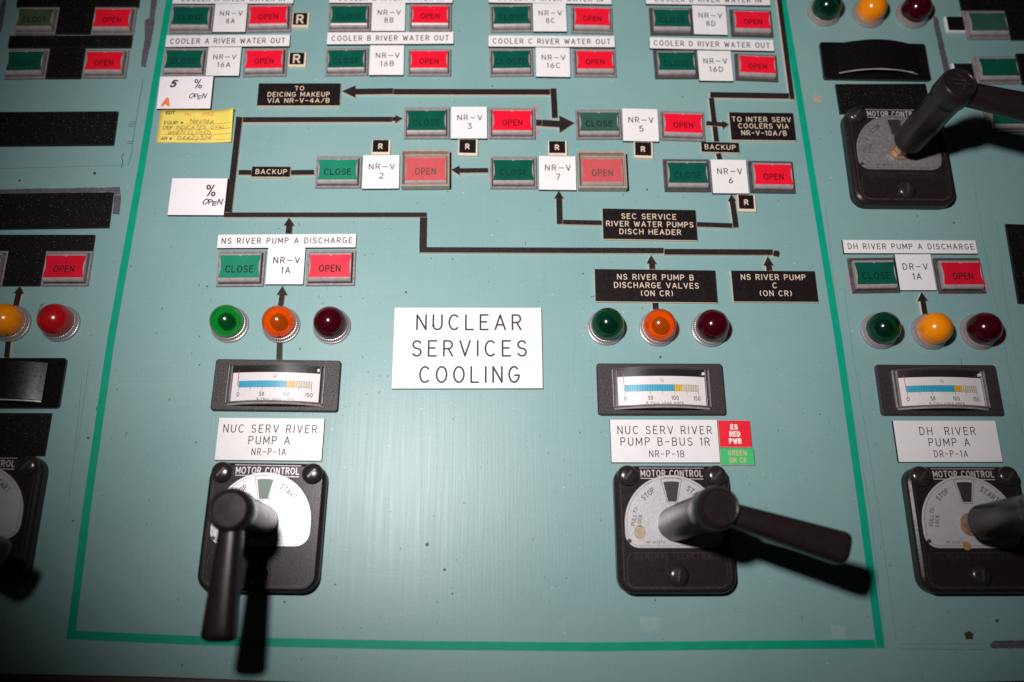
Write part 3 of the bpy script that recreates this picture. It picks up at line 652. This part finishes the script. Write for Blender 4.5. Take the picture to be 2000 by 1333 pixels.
BT = [
 ('8A', [(337, 9), (421, 9), (412, 64), (329, 63)], 'green', 0, [(486, 9), (572, 8), (566, 60), (480, 62)], 'red'),
 ('16A', [(325, 94), (407, 93), (400, 149), (315, 147.5)], 'green', 0, [(479, 94), (562, 94), (558, 147), (473, 149)], 'red'),
 ('8B', [(644, 8), (726, 7.5), (722, 60), (640, 60)], 'green', 0, [(800, 8), (882, 8), (881, 60), (799, 59)], 'red'),
 ('16B', [(638, 94), (720, 93), (717, 146), (634, 147)], 'green', 0, [(797, 95.5), (881, 96), (880, 147), (796, 147)], 'red'),
 ('8C', [(959, 9), (1040, 8), (1040, 61), (956, 62)], 'green', 0, [(1115, 12), (1195, 12.5), (1197, 66), (1117, 62)], 'red'),
 ('16C', [(957, 95), (1040, 94), (1041, 147.5), (955, 148)], 'green', 1, [(1119.5, 95), (1202, 96), (1203, 149), (1120.5, 149)], 'red'),
 ('8D', [(1267, 15), (1350, 14.5), (1354, 68), (1272, 65.5)], 'green', 0, [(1425, 18), (1504, 20), (1512, 71), (1430, 69)], 'red'),
 ('16D', [(1276, 97.5), (1360, 97.5), (1362, 152), (1280, 152)], 'green', 0, [(1434, 104), (1515, 108), (1521, 158), (1439, 155)], 'red'),
 ('3', [(790, 210), (878, 209.5), (877, 270), (789, 270)], 'green', 0, [(956, 210), (1044, 210.5), (1046, 270.5), (955, 270)], 'red'),
 ('5', [(1124, 214), (1210.5, 214), (1215, 271), (1126, 271)], 'dullgreen', 0, [(1287, 215.5), (1373, 219), (1379, 275), (1292, 272.5)], 'red'),
 ('2', [(619, 305.5), (707, 304.5), (704, 367), (614, 366)], 'brightgreen', 0, [(785, 295), (880, 294.5), (876, 365.5), (784, 366)], 'pink'),
 ('7', [(957, 305.5), (1047, 305.5), (1049, 368), (957, 368)], 'green', 0, [(1127, 297), (1221, 298), (1225, 369), (1131, 369)], 'pink'),
 ('6', [(1293, 311), (1382.5, 311), (1390, 374), (1301, 372.5)], 'green', 0, [(1461, 314), (1546, 315), (1556, 377), (1467.5, 375)], 'red'),
 ('1A', [(428, 490), (519, 489), (514, 559), (421, 559)], 'brightgreen', 0, [(600, 489), (695, 488), (692, 557.5), (597, 557.5)], 'pink'),
 ('DR1A', [(1656, 504), (1746, 503), (1757.5, 570.5), (1667.5, 572)], 'green', 0, [(1823, 504), (1912, 504), (1927.5, 572), (1837.5, 572)], 'darkred'),
]
for k, qc, cc, closed, qo, co in BT:
    v = 'DR-V 1A' if k == 'DR1A' else 'NR-V '+k
    fr = 'darksteel' if k in ('DR1A', '6', '8D', '16D') else 'steel'
    button(qc, cc, 'CLOSED' if closed else 'CLOSE', 'green %s push button left of the %s plate' % ('CLOSED' if closed else 'CLOSE', v), frame=fr)
    cov = k in ('2', '7')
    button(qo, co, 'OPEN', ('red OPEN push button under a yellowed cover right of the %s plate' if cov else 'red OPEN push button right of the %s plate') % v, cover=cov, frame=fr)
button([(37, 14), (115, 14), (109, 66), (28, 65.5)], 'olive', 'CLOSE', 'dull olive CLOSE button in the upper left row beside black plate')
button([(186, 14), (269, 14), (257, 67.5), (176, 67)], 'red', 'OPEN', 'red OPEN button in the upper left row across from the olive button')
button([(19, 97), (95, 95), (90, 153), (6, 153)], 'green', 'CLOSE', 'dark green CLOSE button in the second left row')
button([(170, 97), (251, 97), (245, 151), (160, 151)], 'red', 'OPEN', 'red OPEN button in the second left row under the thin black strip')
button([(89.5, 490.5), (179, 490.5), (172, 558), (79, 558)], 'darkred', 'OPEN', 'red OPEN button above the leftmost dome lamps')
button([(-72, 490), (16, 490), (4, 558), (-88, 558)], 'dullgreen', 'CLOSE', 'button cut by the left photo edge above the leftmost amber lamp')
button([(1880, 21), (1962, 21), (1974.5, 75), (1890, 75)], 'dullgreen', None, 'unmarked green button in the upper right corner')
button([(1899.5, 110), (1984, 110), (1996, 162), (1910, 163)], 'green', None, 'unmarked green button directly above the upper right handle')
button([(1920, 202), (2008, 202), (2021, 257), (1930, 257)], 'green', None, 'unmarked green button mostly hidden under the upper right handle')

# ================================================================ indicator lamps
RR = .0106
def make_lamp(kind, streak=False):
    r = empty('indicator_lamp', 0, 0)
    n = 144
    def knurl(i, rad, z): return rad*(1.0 if (i % 3) else .968) if rad > .0088 else rad
    m_ = MB(); m_.lathe([(RR*1.0, 0), (RR*1.0, .0012)], n, cap=False)
    m_.lathe([(RR, .0012), (RR*.975, .0017), (.00935, .0020), (.0092, .0021)], n, cap=False)
    m_.lathe([(.0102, .0012), (.0100, .0026), (.0094, .0041), (.0088, .0042), (.0088, .002)], n, cap=False, rad=knurl)
    m_.build('collar', MT['ring'], r)
    rd = .0091; zc = .0070
    prof = [(rd*.985, .0030), (rd, .0048), (rd, zc)]+[(rd*math.cos(R(a)), zc+rd*math.sin(R(a))) for a in range(8, 88, 8)]+[(.0003, zc+rd)]
    m_ = MB(); m_.lathe(prof, 40); dome = m_.build('lens', MT[kind], r, smooth=True)
    if kind in ('l_green', 'l_darkgreen', 'l_red', 'l_amber'):
        m_ = MB()
        m_.lathe([(.0087, .0031), (.0085, .0062), (.0052, .0032)], 32, cap=True); m_.build('reflector', MT['reflector' if kind != 'l_red' else 'darkwell'], r, smooth=True)
        rb = .0048; zb = .0070
        m_ = MB(); m_.lathe([(.0034, .0032), (.0034, .006)]+[(rb*math.cos(R(a)), zb+rb*math.sin(R(a))) for a in range(-30, 90, 12)]+[(.0002, zb+rb)], 24); m_.build('bulb', MT['bulb'], r, smooth=True)
    if streak:  # dark diagonal streak laid over the dome
        m_ = MB(); ru = rd+.00006
        pts = [(-.0062+.0014*k, .0052-.0017*k) for k in range(4)]
        def on(x, y, z):
            q = max(0.0, ru*ru-x*x-y*y); return (x, y, zc+math.sqrt(q)+.00002)
        m_.ribbon(pts, .0011, 0, on); m_.build('dark_streak', MT['slot'], dome)
    return r
lproto = {}
GLp = 'dome indicator lamps'
for (cx, cy), kind, streak, lab in (
   ((448.5, 634), 'l_green', 0, 'bright green glass dome lamp above the PUMP A meter'), ((549, 635), 'l_amber', 0, 'orange glass dome lamp under the NR-V 1A up arrow'), ((648, 637), 'l_red', 0, 'dark red glass dome lamp above right of the PUMP A meter'),
   ((1184, 639.5), 'l_darkgreen', 0, 'dark green glass dome lamp above left of the PUMP B meter'), ((1285, 641.5), 'l_amber', 0, 'orange glass dome lamp under the NS RIVER PUMP B plate'), ((1386.5, 642.5), 'l_red', 0, 'dark red glass dome lamp above right of the PUMP B meter'),
   ((1717.5, 647), 'l_darkgreen', 0, 'dark green dome lamp under the DR-V 1A close button'), ((1817, 648), 'l_yellow', 0, 'opaque yellow orange dome lamp under the DR-V 1A plate'), ((1912, 648), 'l_red', 0, 'dark red dome lamp under the DR-V 1A open button'),
   ((22, 632), 'l_yellow', 1, 'yellow orange dome lamp cut by the left photo edge'), ((118, 632), 'l_crimson', 1, 'opaque bright red dome lamp near the left photo edge'),
   ((1609, 24), 'l_darkgreen', 0, 'dark green dome lamp cut by the photo top above the blacked meter'), ((1696, 27), 'l_yellow', 2, 'yellow orange dome lamp at the photo top'), ((1782, 28), 'l_red', 0, 'dark red dome lamp at the photo top beside grey residue')):
    key = (kind, bool(streak))
    if key not in lproto: r = lproto[key] = make_lamp(kind, bool(streak))
    else: r = copy_tree(lproto[key])
    p = P(cx, cy, .0012); r.location = (p.x, p.y, 0); r.rotation_euler = (0, 0, -1.7 if streak == 2 else 0)
    if streak == 2: r.rotation_euler = (0, 0, R(-75))
    tag(r, lab, 'indicator lamp', GLp)

# ================================================================ edgewise meters
MW, MH = .0708, .0293
def make_meter(black=False):
    r = empty('panel_meter', 0, 0)
    m_ = MB(); m_.prism(rrect(MW, MH, .0016, 3), 0, .0026, chamfer=.0005); m_.build('bezel', MT['bezelblack' if black else 'bezel'], r)
    def curve(x, half, sag, zb): return zb+sag*(1-(x/half)**2)
    NX = 20
    def sheet(m_, x0, x1, y0, y1, half, sag, zb, mi=0):
        vs = []
        for k in range(NX+1):
            x = x0+(x1-x0)*k/NX; z = curve(x, half, sag, zb); vs += [(x, y0, z), (x, y1, z)]
        m_.add(vs, [[2*k, 2*k+2, 2*k+3, 2*k+1] for k in range(NX)], mi)
    hw = .0268; y0, y1 = -.0108, .0108
    # dark drum behind the card
    m_ = MB(); sheet(m_, -.0255, .0255, y0+.0004, y1-.0004, .0255, .0030, .0028)
    m_.build('drum', MT['bezelblack'], r, smooth=True)
    if not black or True:
        cw = .0244; cy0, cy1 = -.0098, .0064
        if black: cy0, cy1 = -.0098, -.0050
        cf = lambda x, y, z: (x, y, curve(x, .0255, .0030, .0031)+z)
        m_ = MB(); sheet(m_, -cw, cw, cy0, cy1, .0255, .0030, .0031); card = m_.build('scale_card', MT['card'], r, smooth=True)
        if not black:
            X = lambda v: -.0203+.0406*v/150
            def band(a, b, y0_, y1_, mt, nm_):
                q = MB(); vs = []
                n = 10
                for k in range(n+1):
                    x = X(a)+(X(b)-X(a))*k/n; vs += [cf(x, y0_, .00006), cf(x, y1_, .00006)]
                q.add(vs, [[2*k, 2*k+2, 2*k+3, 2*k+1] for k in range(n)]); q.build(nm_, MT[mt], card)
            band(0, 100, -.0021, .0015, 'cyan', 'colour_band'); band(100, 116, -.0021, .0015, 'amberband', 'colour_band'); band(116, 150, -.0021, .0015, 'beigeband', 'colour_band')
            q = MB()
            for v in range(0, 151, 5):
                x = X(v); lo = -.0040 if v % 25 == 0 else -.0021
                q.ribbon([(x, lo), (x, .0015)], .00018, .00010, cf)
            for yy in (.0015, -.0021):
                q.ribbon([(X(150*k/12), yy) for k in range(13)], .00011, .00013, cf)
            for s, v in (('0', 0), ('50', 50), ('100', 100), ('150', 146)):
                text(q, s, X(v), -.0060, .0010*len(s) if len(s) == 1 else .0013*len(s), .0024, .14, .00010, mapf=cf, gap=.45)
            text(q, '% FULL LOAD AMPS', .001, -.0087, .0205, .0012, .17, .00010, mapf=cf, gap=.6)
            # round monogram
            q.ribbon(ell(0, .0040, .0011, .0011, 16), .00010, .00010, cf)
            q.ribbon([(-.0005, .0044), (-.0007, .0039), (-.0003, .0035), (.0, .0041), (-.0001, .0045)], .00010, .00010, cf)
            q.ribbon([(.0005, .0044), (.0002, .0041), (.0005, .0039), (.0001, .0036), (.0006, .0035)], .00010, .00011, cf)
            q.build('markings', MT['tagprint'], card)
            q = MB(); q.ribbon([(X(-2), -.0015), (X(-2)-.0002, .0078)], .00028, .00055, cf); q.build('needle', MT['needle'], r)
            q = MB(); q.prism(rect(.0013, .0015, .0236, .0080), .0030, .0050); q.build('stop_tab', MT['card'], r)
    # clear curved window with polished edges
    sg, zb = .0058, .0046
    m_ = MB(); sheet(m_, -hw, hw, y0, y1, hw, sg, zb)
    if black:
        m_.build('window', MT['bezelblack'], r, smooth=True)
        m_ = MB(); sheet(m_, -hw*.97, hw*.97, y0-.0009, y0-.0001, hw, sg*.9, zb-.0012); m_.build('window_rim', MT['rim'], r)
    else:
        m_.build('window', MT['window'], r, smooth=True)
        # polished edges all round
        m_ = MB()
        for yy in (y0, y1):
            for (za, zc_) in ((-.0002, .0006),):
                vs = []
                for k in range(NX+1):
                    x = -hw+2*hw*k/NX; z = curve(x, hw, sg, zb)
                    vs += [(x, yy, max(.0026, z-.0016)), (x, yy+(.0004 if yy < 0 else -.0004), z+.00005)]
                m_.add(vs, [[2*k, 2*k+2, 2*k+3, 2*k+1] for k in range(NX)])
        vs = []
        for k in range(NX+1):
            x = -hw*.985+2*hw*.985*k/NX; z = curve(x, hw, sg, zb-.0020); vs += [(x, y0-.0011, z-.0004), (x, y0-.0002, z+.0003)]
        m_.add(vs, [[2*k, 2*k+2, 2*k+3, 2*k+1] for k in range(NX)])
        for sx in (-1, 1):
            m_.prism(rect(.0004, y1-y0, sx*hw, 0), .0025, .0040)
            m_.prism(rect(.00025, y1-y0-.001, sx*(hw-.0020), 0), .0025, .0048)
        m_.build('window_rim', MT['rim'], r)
        m_ = MB(); vs = []
        for yy in (y0, y1):
            vs = []
            for k in range(NX+1):
                x = -hw+2*hw*k/NX; vs += [(x, yy, .0026), (x, yy, curve(x, hw, sg, zb))]
            m_.add(vs, [[2*k, 2*k+2, 2*k+3, 2*k+1] for k in range(NX)])
        m_.build('window_wall', MT['window'], r)
    return r
mproto = {}
for q, blk, lab in (([(421, 702), (665.5, 704), (660, 805), (411, 801)], 0, 'ammeter with blue scale above the NUC SERV RIVER PUMP A plate'), ([(1164.5, 710), (1410, 710.5), (1419.5, 810.5), (1169, 810.5)], 0, 'ammeter with blue scale above the PUMP B-BUS 1R plate'),
                    ([(1709, 712), (1944, 713.5), (1962.5, 811.5), (1725, 811)], 0, 'ammeter with blue scale above the DH RIVER PUMP A plate'), ([(1600, 82), (1806, 85), (1820, 157), (1612, 153)], 1, 'blacked out meter in the upper right under the dome lamps'),
                    ([(-118, 699), (129, 699), (114, 797), (-135, 797)], 1, 'blacked out glossy meter cut by the left photo edge')):
    if blk not in mproto: r = mproto[blk] = make_meter(bool(blk))
    else: r = copy_tree(mproto[blk])
    c, w_, h_, a = fit(q, .0024); r.location = (c.x, c.y, 0); r.rotation_euler = (0, 0, a); r.scale = (w_/MW, h_/MH, 1)
    tag(r, lab, 'meter', 'edgewise panel meters')

# ================================================================ motor control switches
SW, SH, ST = .0612, .0655, .0075
def make_switch(ang, dial='alu', flag='flag_black', brass=False, lean=(0, 0), stain=0, L=.062, hz=.065):
    if brass: hz = .078
    r = empty('control_switch', 0, 0)
    m_ = MB()
    rings = [(rrect(SW, SH, .0085, 6), 0), (rrect(SW, SH, .0085, 6), ST-.0022), (rrect(SW-.0012, SH-.0012, .0080, 6), ST-.0008), (rrect(SW-.0038, SH-.0038, .0068, 6), ST), (rrect(SW-.0060, SH-.0060, .0058, 6), ST)]
    n = len(rings[0][0])
    for (a, za), (b, zb) in zip(rings, rings[1:]):
        m_.add([(x, y, za) for x, y in a]+[(x, y, zb) for x, y in b], [[i, (i+1) % n, n+(i+1) % n, n+i] for i in range(n)])
    m_.add([(x, y, ST) for x, y in rings[-1][0]], [list(range(n))])
    body = m_.build('body', MT['bakelite'], r, smooth=True)
    U = lambda u: (u-.5)*SW
    V = lambda v: (.5-v)*SH
    # title band
    m_ = MB()
    m_.ribbon([(U(.22), V(.024)), (U(.78), V(.024))], .0003, ST+.0003)
    m_.ribbon([(U(.23), V(.107)), (U(.77), V(.112))], .00042, ST+.0003)
    text(m_, 'MOTOR CONTROL', 0, V(.067), SW*.54, .0036, .15, ST+.00035, gap=.42)
    m_.build('title_lettering', MT['silverink'], r)
    # faint maker name in the lower field
    m_ = MB(); text(m_, 'GENERAL  ELECTRIC', U(.48), V(.715), SW*.66, .0032, .14, ST+.0001, gap=.5); m_.build('raised_lettering', MT['raised'], r)
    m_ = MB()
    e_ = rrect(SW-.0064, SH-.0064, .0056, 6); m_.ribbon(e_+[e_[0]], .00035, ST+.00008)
    f_ = rrect(SW*.84, SH*.27, .0050, 6, 0, V(.825)); m_.ribbon(f_+[f_[0]], .00025, ST+.00009); m_.build('rim_highlight', MT['catchlight'], r)  # edge highlights painted as lighter ribbons round face and lower field
    # dial: round top, square bottom with rounded corners
    Rd = .0255; cx0, cy0 = U(.49), V(.470)
    bt = V(.655)-cy0; rc = .0072
    poly = [(Rd*math.cos(R(a)), Rd*math.sin(R(a))) for a in range(-2, 183, 5)]
    poly += [(-Rd+rc+rc*math.cos(R(a)), bt+rc+rc*math.sin(R(a))) for a in range(180, 271, 15)]
    poly += [(Rd-rc+rc*math.cos(R(a)), bt+rc+rc*math.sin(R(a))) for a in range(270, 361, 15)]
    poly = [(x+cx0, y+cy0) for x, y in poly]
    m_ = MB(); m_.prism(poly, ST-.0002, ST+.0006, chamfer=.0002); d = m_.build('dial', MT[dial], r)
    m_ = MB(); inner = offset(poly, -.0012); m_.ribbon(inner+[inner[0]], .00016, ST+.00066)
    def wedge(r0, r1, h_): return [(cx0+r_*math.sin(R(a)), cy0+r_*math.cos(R(a))) for r_, aa in ((r0, (-h_*1.0, h_*1.0)), (r1, (h_, h_*.5, 0, -h_*.5, -h_))) for a in aa]
    we = ccw(wedge(.0112, .0238, 13.5)); m_.ribbon(we+[we[0]], .0002, ST+.00066)
    for s_, angd, rad, hh in (('STOP', 39, .0200, .0028), ('START', -39, .0200, .0030), ('PULL', 84, .0208, .0021), ('TO', 70, .0208, .0020), ('LOCK', 84, .0178, .0021)):
        a = R(90+angd); text(m_, s_, cx0+rad*math.cos(a), cy0+rad*math.sin(a), hh*len(s_)*.72, hh, .13, ST+.00066, ang=(R(angd) if abs(angd) < 60 else R(angd-6)), gap=.35)
    text(m_, 'NP 163376', cx0-.010, cy0+bt+.0030, .0095, .0014, .12, ST+.00066, gap=.4)
    m_.build('dial_lettering', MT['ink'], d)
    m_ = MB(); m_.prism(ccw(wedge(.0118, .0222, 11)), ST-.0002, ST+.00063); m_.build('position_flag', MT[flag], d)
    m_ = MB(); m_.lathe([(.0011, ST), (.0011, ST+.0008)], 14, cx0-.0235, cy0-.0085); m_.build('rivet', MT['slot'], d)
    if stain:
        m_ = MB()
        if stain == 1: m_.prism(ccw([(cx0-.0178+.0033*math.cos(R(a))*(1+.1*math.sin(a)), cy0-.0040+.0036*math.sin(R(a))) for a in range(0, 360, 30)]), ST, ST+.00064); m_.build('stain', MT['stain'], d)
        else: m_.prism(ccw([(cx0-.004+.0022*math.cos(R(a)), cy0-.0110+.0022*math.sin(R(a))) for a in range(0, 360, 30)]), ST, ST+.00064); m_.build('stain', MT['amberstain'], d)
    # screws
    for (u, v, sa) in ((.115, .085, 50), (.885, .085, 48), (.50, .862, 80)):
        x, y = U(u), V(v); rs = .0055
        m_ = MB(); m_.lathe([(rs, ST-.001), (rs, ST+.0008), (rs*.95, ST+.0016), (rs*.80, ST+.0024), (rs*.5, ST+.0029), (rs*.12, ST+.0031)], 24, x, y)
        s_ = m_.build('screw', MT['screw'], r, smooth=True)
        ca, sn = math.cos(R(sa)), math.sin(R(sa)); hl, hw_ = rs*.96, .00058
        m_ = MB(); vs = [(x+a*ca-b*sn, y+a*sn+b*ca, ST+(.00318 if abs(a) < rs*.51 else .0013)) for a, b in ((-hl, -hw_), (-rs*.49, -hw_), (rs*.49, -hw_), (hl, -hw_), (hl, hw_), (rs*.49, hw_), (-rs*.49, hw_), (-hl, hw_))]
        m_.add(vs, [[0, 1, 6, 7], [1, 2, 5, 6], [2, 3, 4, 5]]); m_.build('slot', MT['slot'], s_)
    # shaft and pistol handle
    z1 = hz-.010
    zs = ST+.0006 if not brass else ST+.0115
    rs = .0092
    m_ = MB(); m_.lathe([(rs*(.80 if brass else .93), zs), (rs*.97, zs+.002), (rs, z1)], 36, cx0, cy0); m_.build('sleeve', MT['handle'], r, smooth=True)
    if brass:
        m_ = MB(); m_.lathe([(.0044, ST), (.0044, zs+.001)], 6, cx0, cy0); m_.build('shaft', MT['brass'], r)
        m_ = MB(); m_.lathe([(.0062, ST), (.0058, ST+.0016), (.0046, ST+.0018)], 20, cx0, cy0, cap=True); m_.build('washer', MT['brass'], r)
    m_ = MB(); rh = .0101
    m_.lathe([(rs*.98, z1-.004), (rh, z1-.002), (rh, hz-.0030), (rh*.955, hz-.0012), (rh*.83, hz), (rh*.79, hz-.0001), (rh*.74, hz-.0006), (rh*.02, hz-.0005)], 36, cx0, cy0)
    # grip: lofted rounded section from the head outwards
    ca, sn = math.cos(R(ang)), math.sin(R(ang)); zc = hz-.0078
    secs = []
    for t in [.09*q for q in range(0, 11)]+[.915, .93, .95, .965, .98, .99, 1.0]:
        if t < .9001: x = .002+(L-.002)*t/.9*.955; hw_ = .0050+.0028*t; hh = .0060+.0008*t; 
        else:
            e = (t-.9)/.1; x = (.002+(L-.002)*.955)+L*.060*e; k = math.sqrt(max(0, 1-(e*.97)**2.6)); hw_ = (.0050+.0028*.9)*(.40+.60*k); hh = .0067*(.35+.65*k)
        secs.append((x, hw_, hh))
    vs = []; nn = 20
    for x, hw_, hh in secs:
        for k in range(nn):
            th = 2*math.pi*k/nn; c_, s2 = math.cos(th), math.sin(th); e = .62
            y = hw_*math.copysign(abs(c_)**e, c_); z = hh*math.copysign(abs(s2)**e, s2)
            vs.append((cx0+x*ca-y*sn, cy0+x*sn+y*ca, zc+z))
    fs = []
    for j in range(len(secs)-1):
        for k in range(nn): fs.append([j*nn+k, (j+1)*nn+k, (j+1)*nn+(k+1) % nn, j*nn+(k+1) % nn])
    fs.append([(len(secs)-1)*nn+k for k in range(nn)])
    m_.add(vs, fs); h = m_.build('handle', MT['handle'], r, smooth=True)
    for o in list(r.children):
        if o.name.split('.')[0] in ('sleeve', 'handle', 'shaft'):
            for v in o.data.vertices:
                k = max(0, (v.co.z-ST)/(hz-ST)); v.co.x += lean[0]*k; v.co.y += lean[1]*k
    if brass:
        m_ = MB()
        for pts in ([(-.005, .002), (.003, .001)], [(.003, .001), (-.001, .005)], [(.003, .001), (.001, -.004)], [(-.003, -.001), (.005, -.001)]):
            m_.ribbon([(cx0+x, cy0+y) for x, y in pts], .0005, hz+.0001)
        m_.build('index_mark', MT['catchlight'], h)
    return r
GSW = 'motor control switches'
for q, kw, lab in (([(410, 903), (634, 908), (626, 1159), (391, 1157)], dict(ang=-90, flag='flag_green', L=.0555, lean=(.0002, 0)), 'black motor control switch with handle pointing straight down'),
                   ([(1194, 909), (1424.5, 909), (1439, 1163), (1204, 1163)], dict(ang=-17, stain=1, lean=(.0095, .0024)), 'black motor control switch with stained dial and handle pointing lower right'),
                   ([(1760, 911), (1990, 911), (2022, 1162), (1795, 1162)], dict(ang=3, brass=True, stain=2), 'black motor control switch cut by the right photo edge under DH RIVER PUMP A'),
                   ([(1643, 217), (1836, 219), (1865, 405), (1667, 402)], dict(ang=-14, dial='graydial', brass=True), 'black motor control switch with dull grey dial in the upper right'),
                   ([(-152, 893), (77, 893), (62, 1143), (-170, 1143)], dict(ang=-24, L=.061, lean=(-.0135, .002)), 'black motor control switch cut by the left photo edge')):
    r = make_switch(**kw)
    c, w_, h_, a = fit(q, .004); r.location = (c.x, c.y, 0); r.rotation_euler = (0, 0, a)
    tag(r, lab, 'rotary switch', GSW)

# ================================================================ cards and the yellow tag
def card(quad, label, writing):
    c, w_, h_, a = fit(quad, .0012)
    m_ = MB(); m_.prism([(-w_/2, -h_/2-.0004), (w_/2+.0006, -h_/2-.0004), (w_/2+.0006, h_/2), (-w_/2, h_/2)], 0, .0010)
    o = m_.build('magnet_card', MT['matblack'], None, loc=(c.x, c.y, 0), rot=a); tag(o, label, 'card', 'white magnetic note cards')
    m_ = MB(); m_.prism(rect(w_, h_), .0009, .0013); m_.build('face', MT['paper'], o)
    for mt, items in writing:
        m_ = MB()
        for s, cx, cy, wd, ht, st in items:
            x, y = local(c, a, P(cx, cy, .0013)); W_ = (P(cx+wd/2, cy)-P(cx-wd/2, cy)).length; H_ = (P(cx, cy-ht/2)-P(cx, cy+ht/2)).length
            text(m_, s, x, y, W_, H_, st, .00134, slant=.22, jit=.28, gap=.2)
        m_.build('handwriting', MT[mt], o)
card([(314, 150), (416, 150), (411, 212), (305, 213)], 'white card marked 5 % OPEN with an orange A', [('marker', [('5', 340, 163, 14, 14, .24), ('%', 388, 162, 22, 15, .13), ('OPEN', 386, 189, 33, 9, .16)]), ('orangeink', [('A', 326, 197.5, 18, 17, .30)])])
card([(338, 349), (445.5, 349), (436, 421), (326, 420)], 'white card marked % OPEN without a number', [('marker', [('%', 413, 370, 20, 19, .14), ('OPEN', 415, 396, 38, 10, .19)])])
c, w_, h_, a = fit([(314, 214), (456, 215), (454, 278), (303, 278)], .001)
m_ = MB(); NX, NY = 14, 8
def tagz(x, y): return .0004+.0040*max(0, (x/w_+.5)-.70)**2*(.5+max(0, y/h_+.5))*6
vs = [(-w_/2+w_*i/NX+(.5-j/NY)*-.0012*0, -h_/2+h_*j/NY, tagz(-w_/2+w_*i/NX, -h_/2+h_*j/NY)) for j in range(NY+1) for i in range(NX+1)]
m_.add(vs, [[j*(NX+1)+i, j*(NX+1)+i+1, (j+1)*(NX+1)+i+1, (j+1)*(NX+1)+i] for j in range(NY) for i in range(NX)])
ytag = m_.build('paper_tag', MT['yellow'], None, True, loc=(c.x, c.y, 0), rot=a); tag(ytag, 'yellow paper tag with handwritten equipment notes beside the left green tape', 'paper tag')
md = ytag.modifiers.new('thickness', 'SOLIDIFY'); md.thickness = .00015
tf = lambda x, y, z: (x, y, tagz(x, y)+z)
def tagwrite(items, mt, name, st, slant=0, jit=0):
    m_ = MB()
    for it in items:
        s, cx, cy, wd, ht = it
        x, y = local(c, a, P(cx, cy, .0005)); W_ = (P(cx+wd/2, cy)-P(cx-wd/2, cy)).length; H_ = (P(cx, cy-ht/2)-P(cx, cy+ht/2)).length
        text(m_, s, x, y, W_, H_, st, .00012, slant=slant, jit=jit, mapf=tf, gap=.25)
    m_.build(name, MT[mt], ytag)
tagwrite([('EDT', 333, 220.5, 18, 6.5)], 'tagprint', 'print', .22)
tagwrite([('EQUIP #', 339, 240, 37, 6.5), ('DEF', 328, 250, 19, 6.5), ('AR #', 325, 271, 21, 6.5)], 'tagprint', 'print', .15)
tagwrite([('No', 367, 222.5, 12, 7), ('6152', 406, 222.5, 22, 6.5)], 'tagred', 'print', .15)
tagwrite([('NRV16A', 395, 237.5, 48, 8), ('INDICATES', 374, 249, 58, 7), ('OVAL', 426, 248.5, 28, 7), ('WHEN CLOSED', 370, 259, 84, 7), ('04422324', 380, 269.5, 66, 8)], 'pencil', 'handwriting', .11, .25, .13)
m_ = MB()
for x0, x1, y in ((363, 452, 242.5), (341, 452, 253), (317, 452, 263), (343, 452, 273.5)):
    p0 = local(c, a, P(x0, y, .0005)); p1 = local(c, a, P(x1, y, .0005))
    m_.ribbon([(p0[0]+(p1[0]-p0[0])*k/8, p0[1]+(p1[1]-p0[1])*k/8) for k in range(9)], .00018, .00012, tf)
m_.build('rule_lines', MT['tagprint'], ytag)
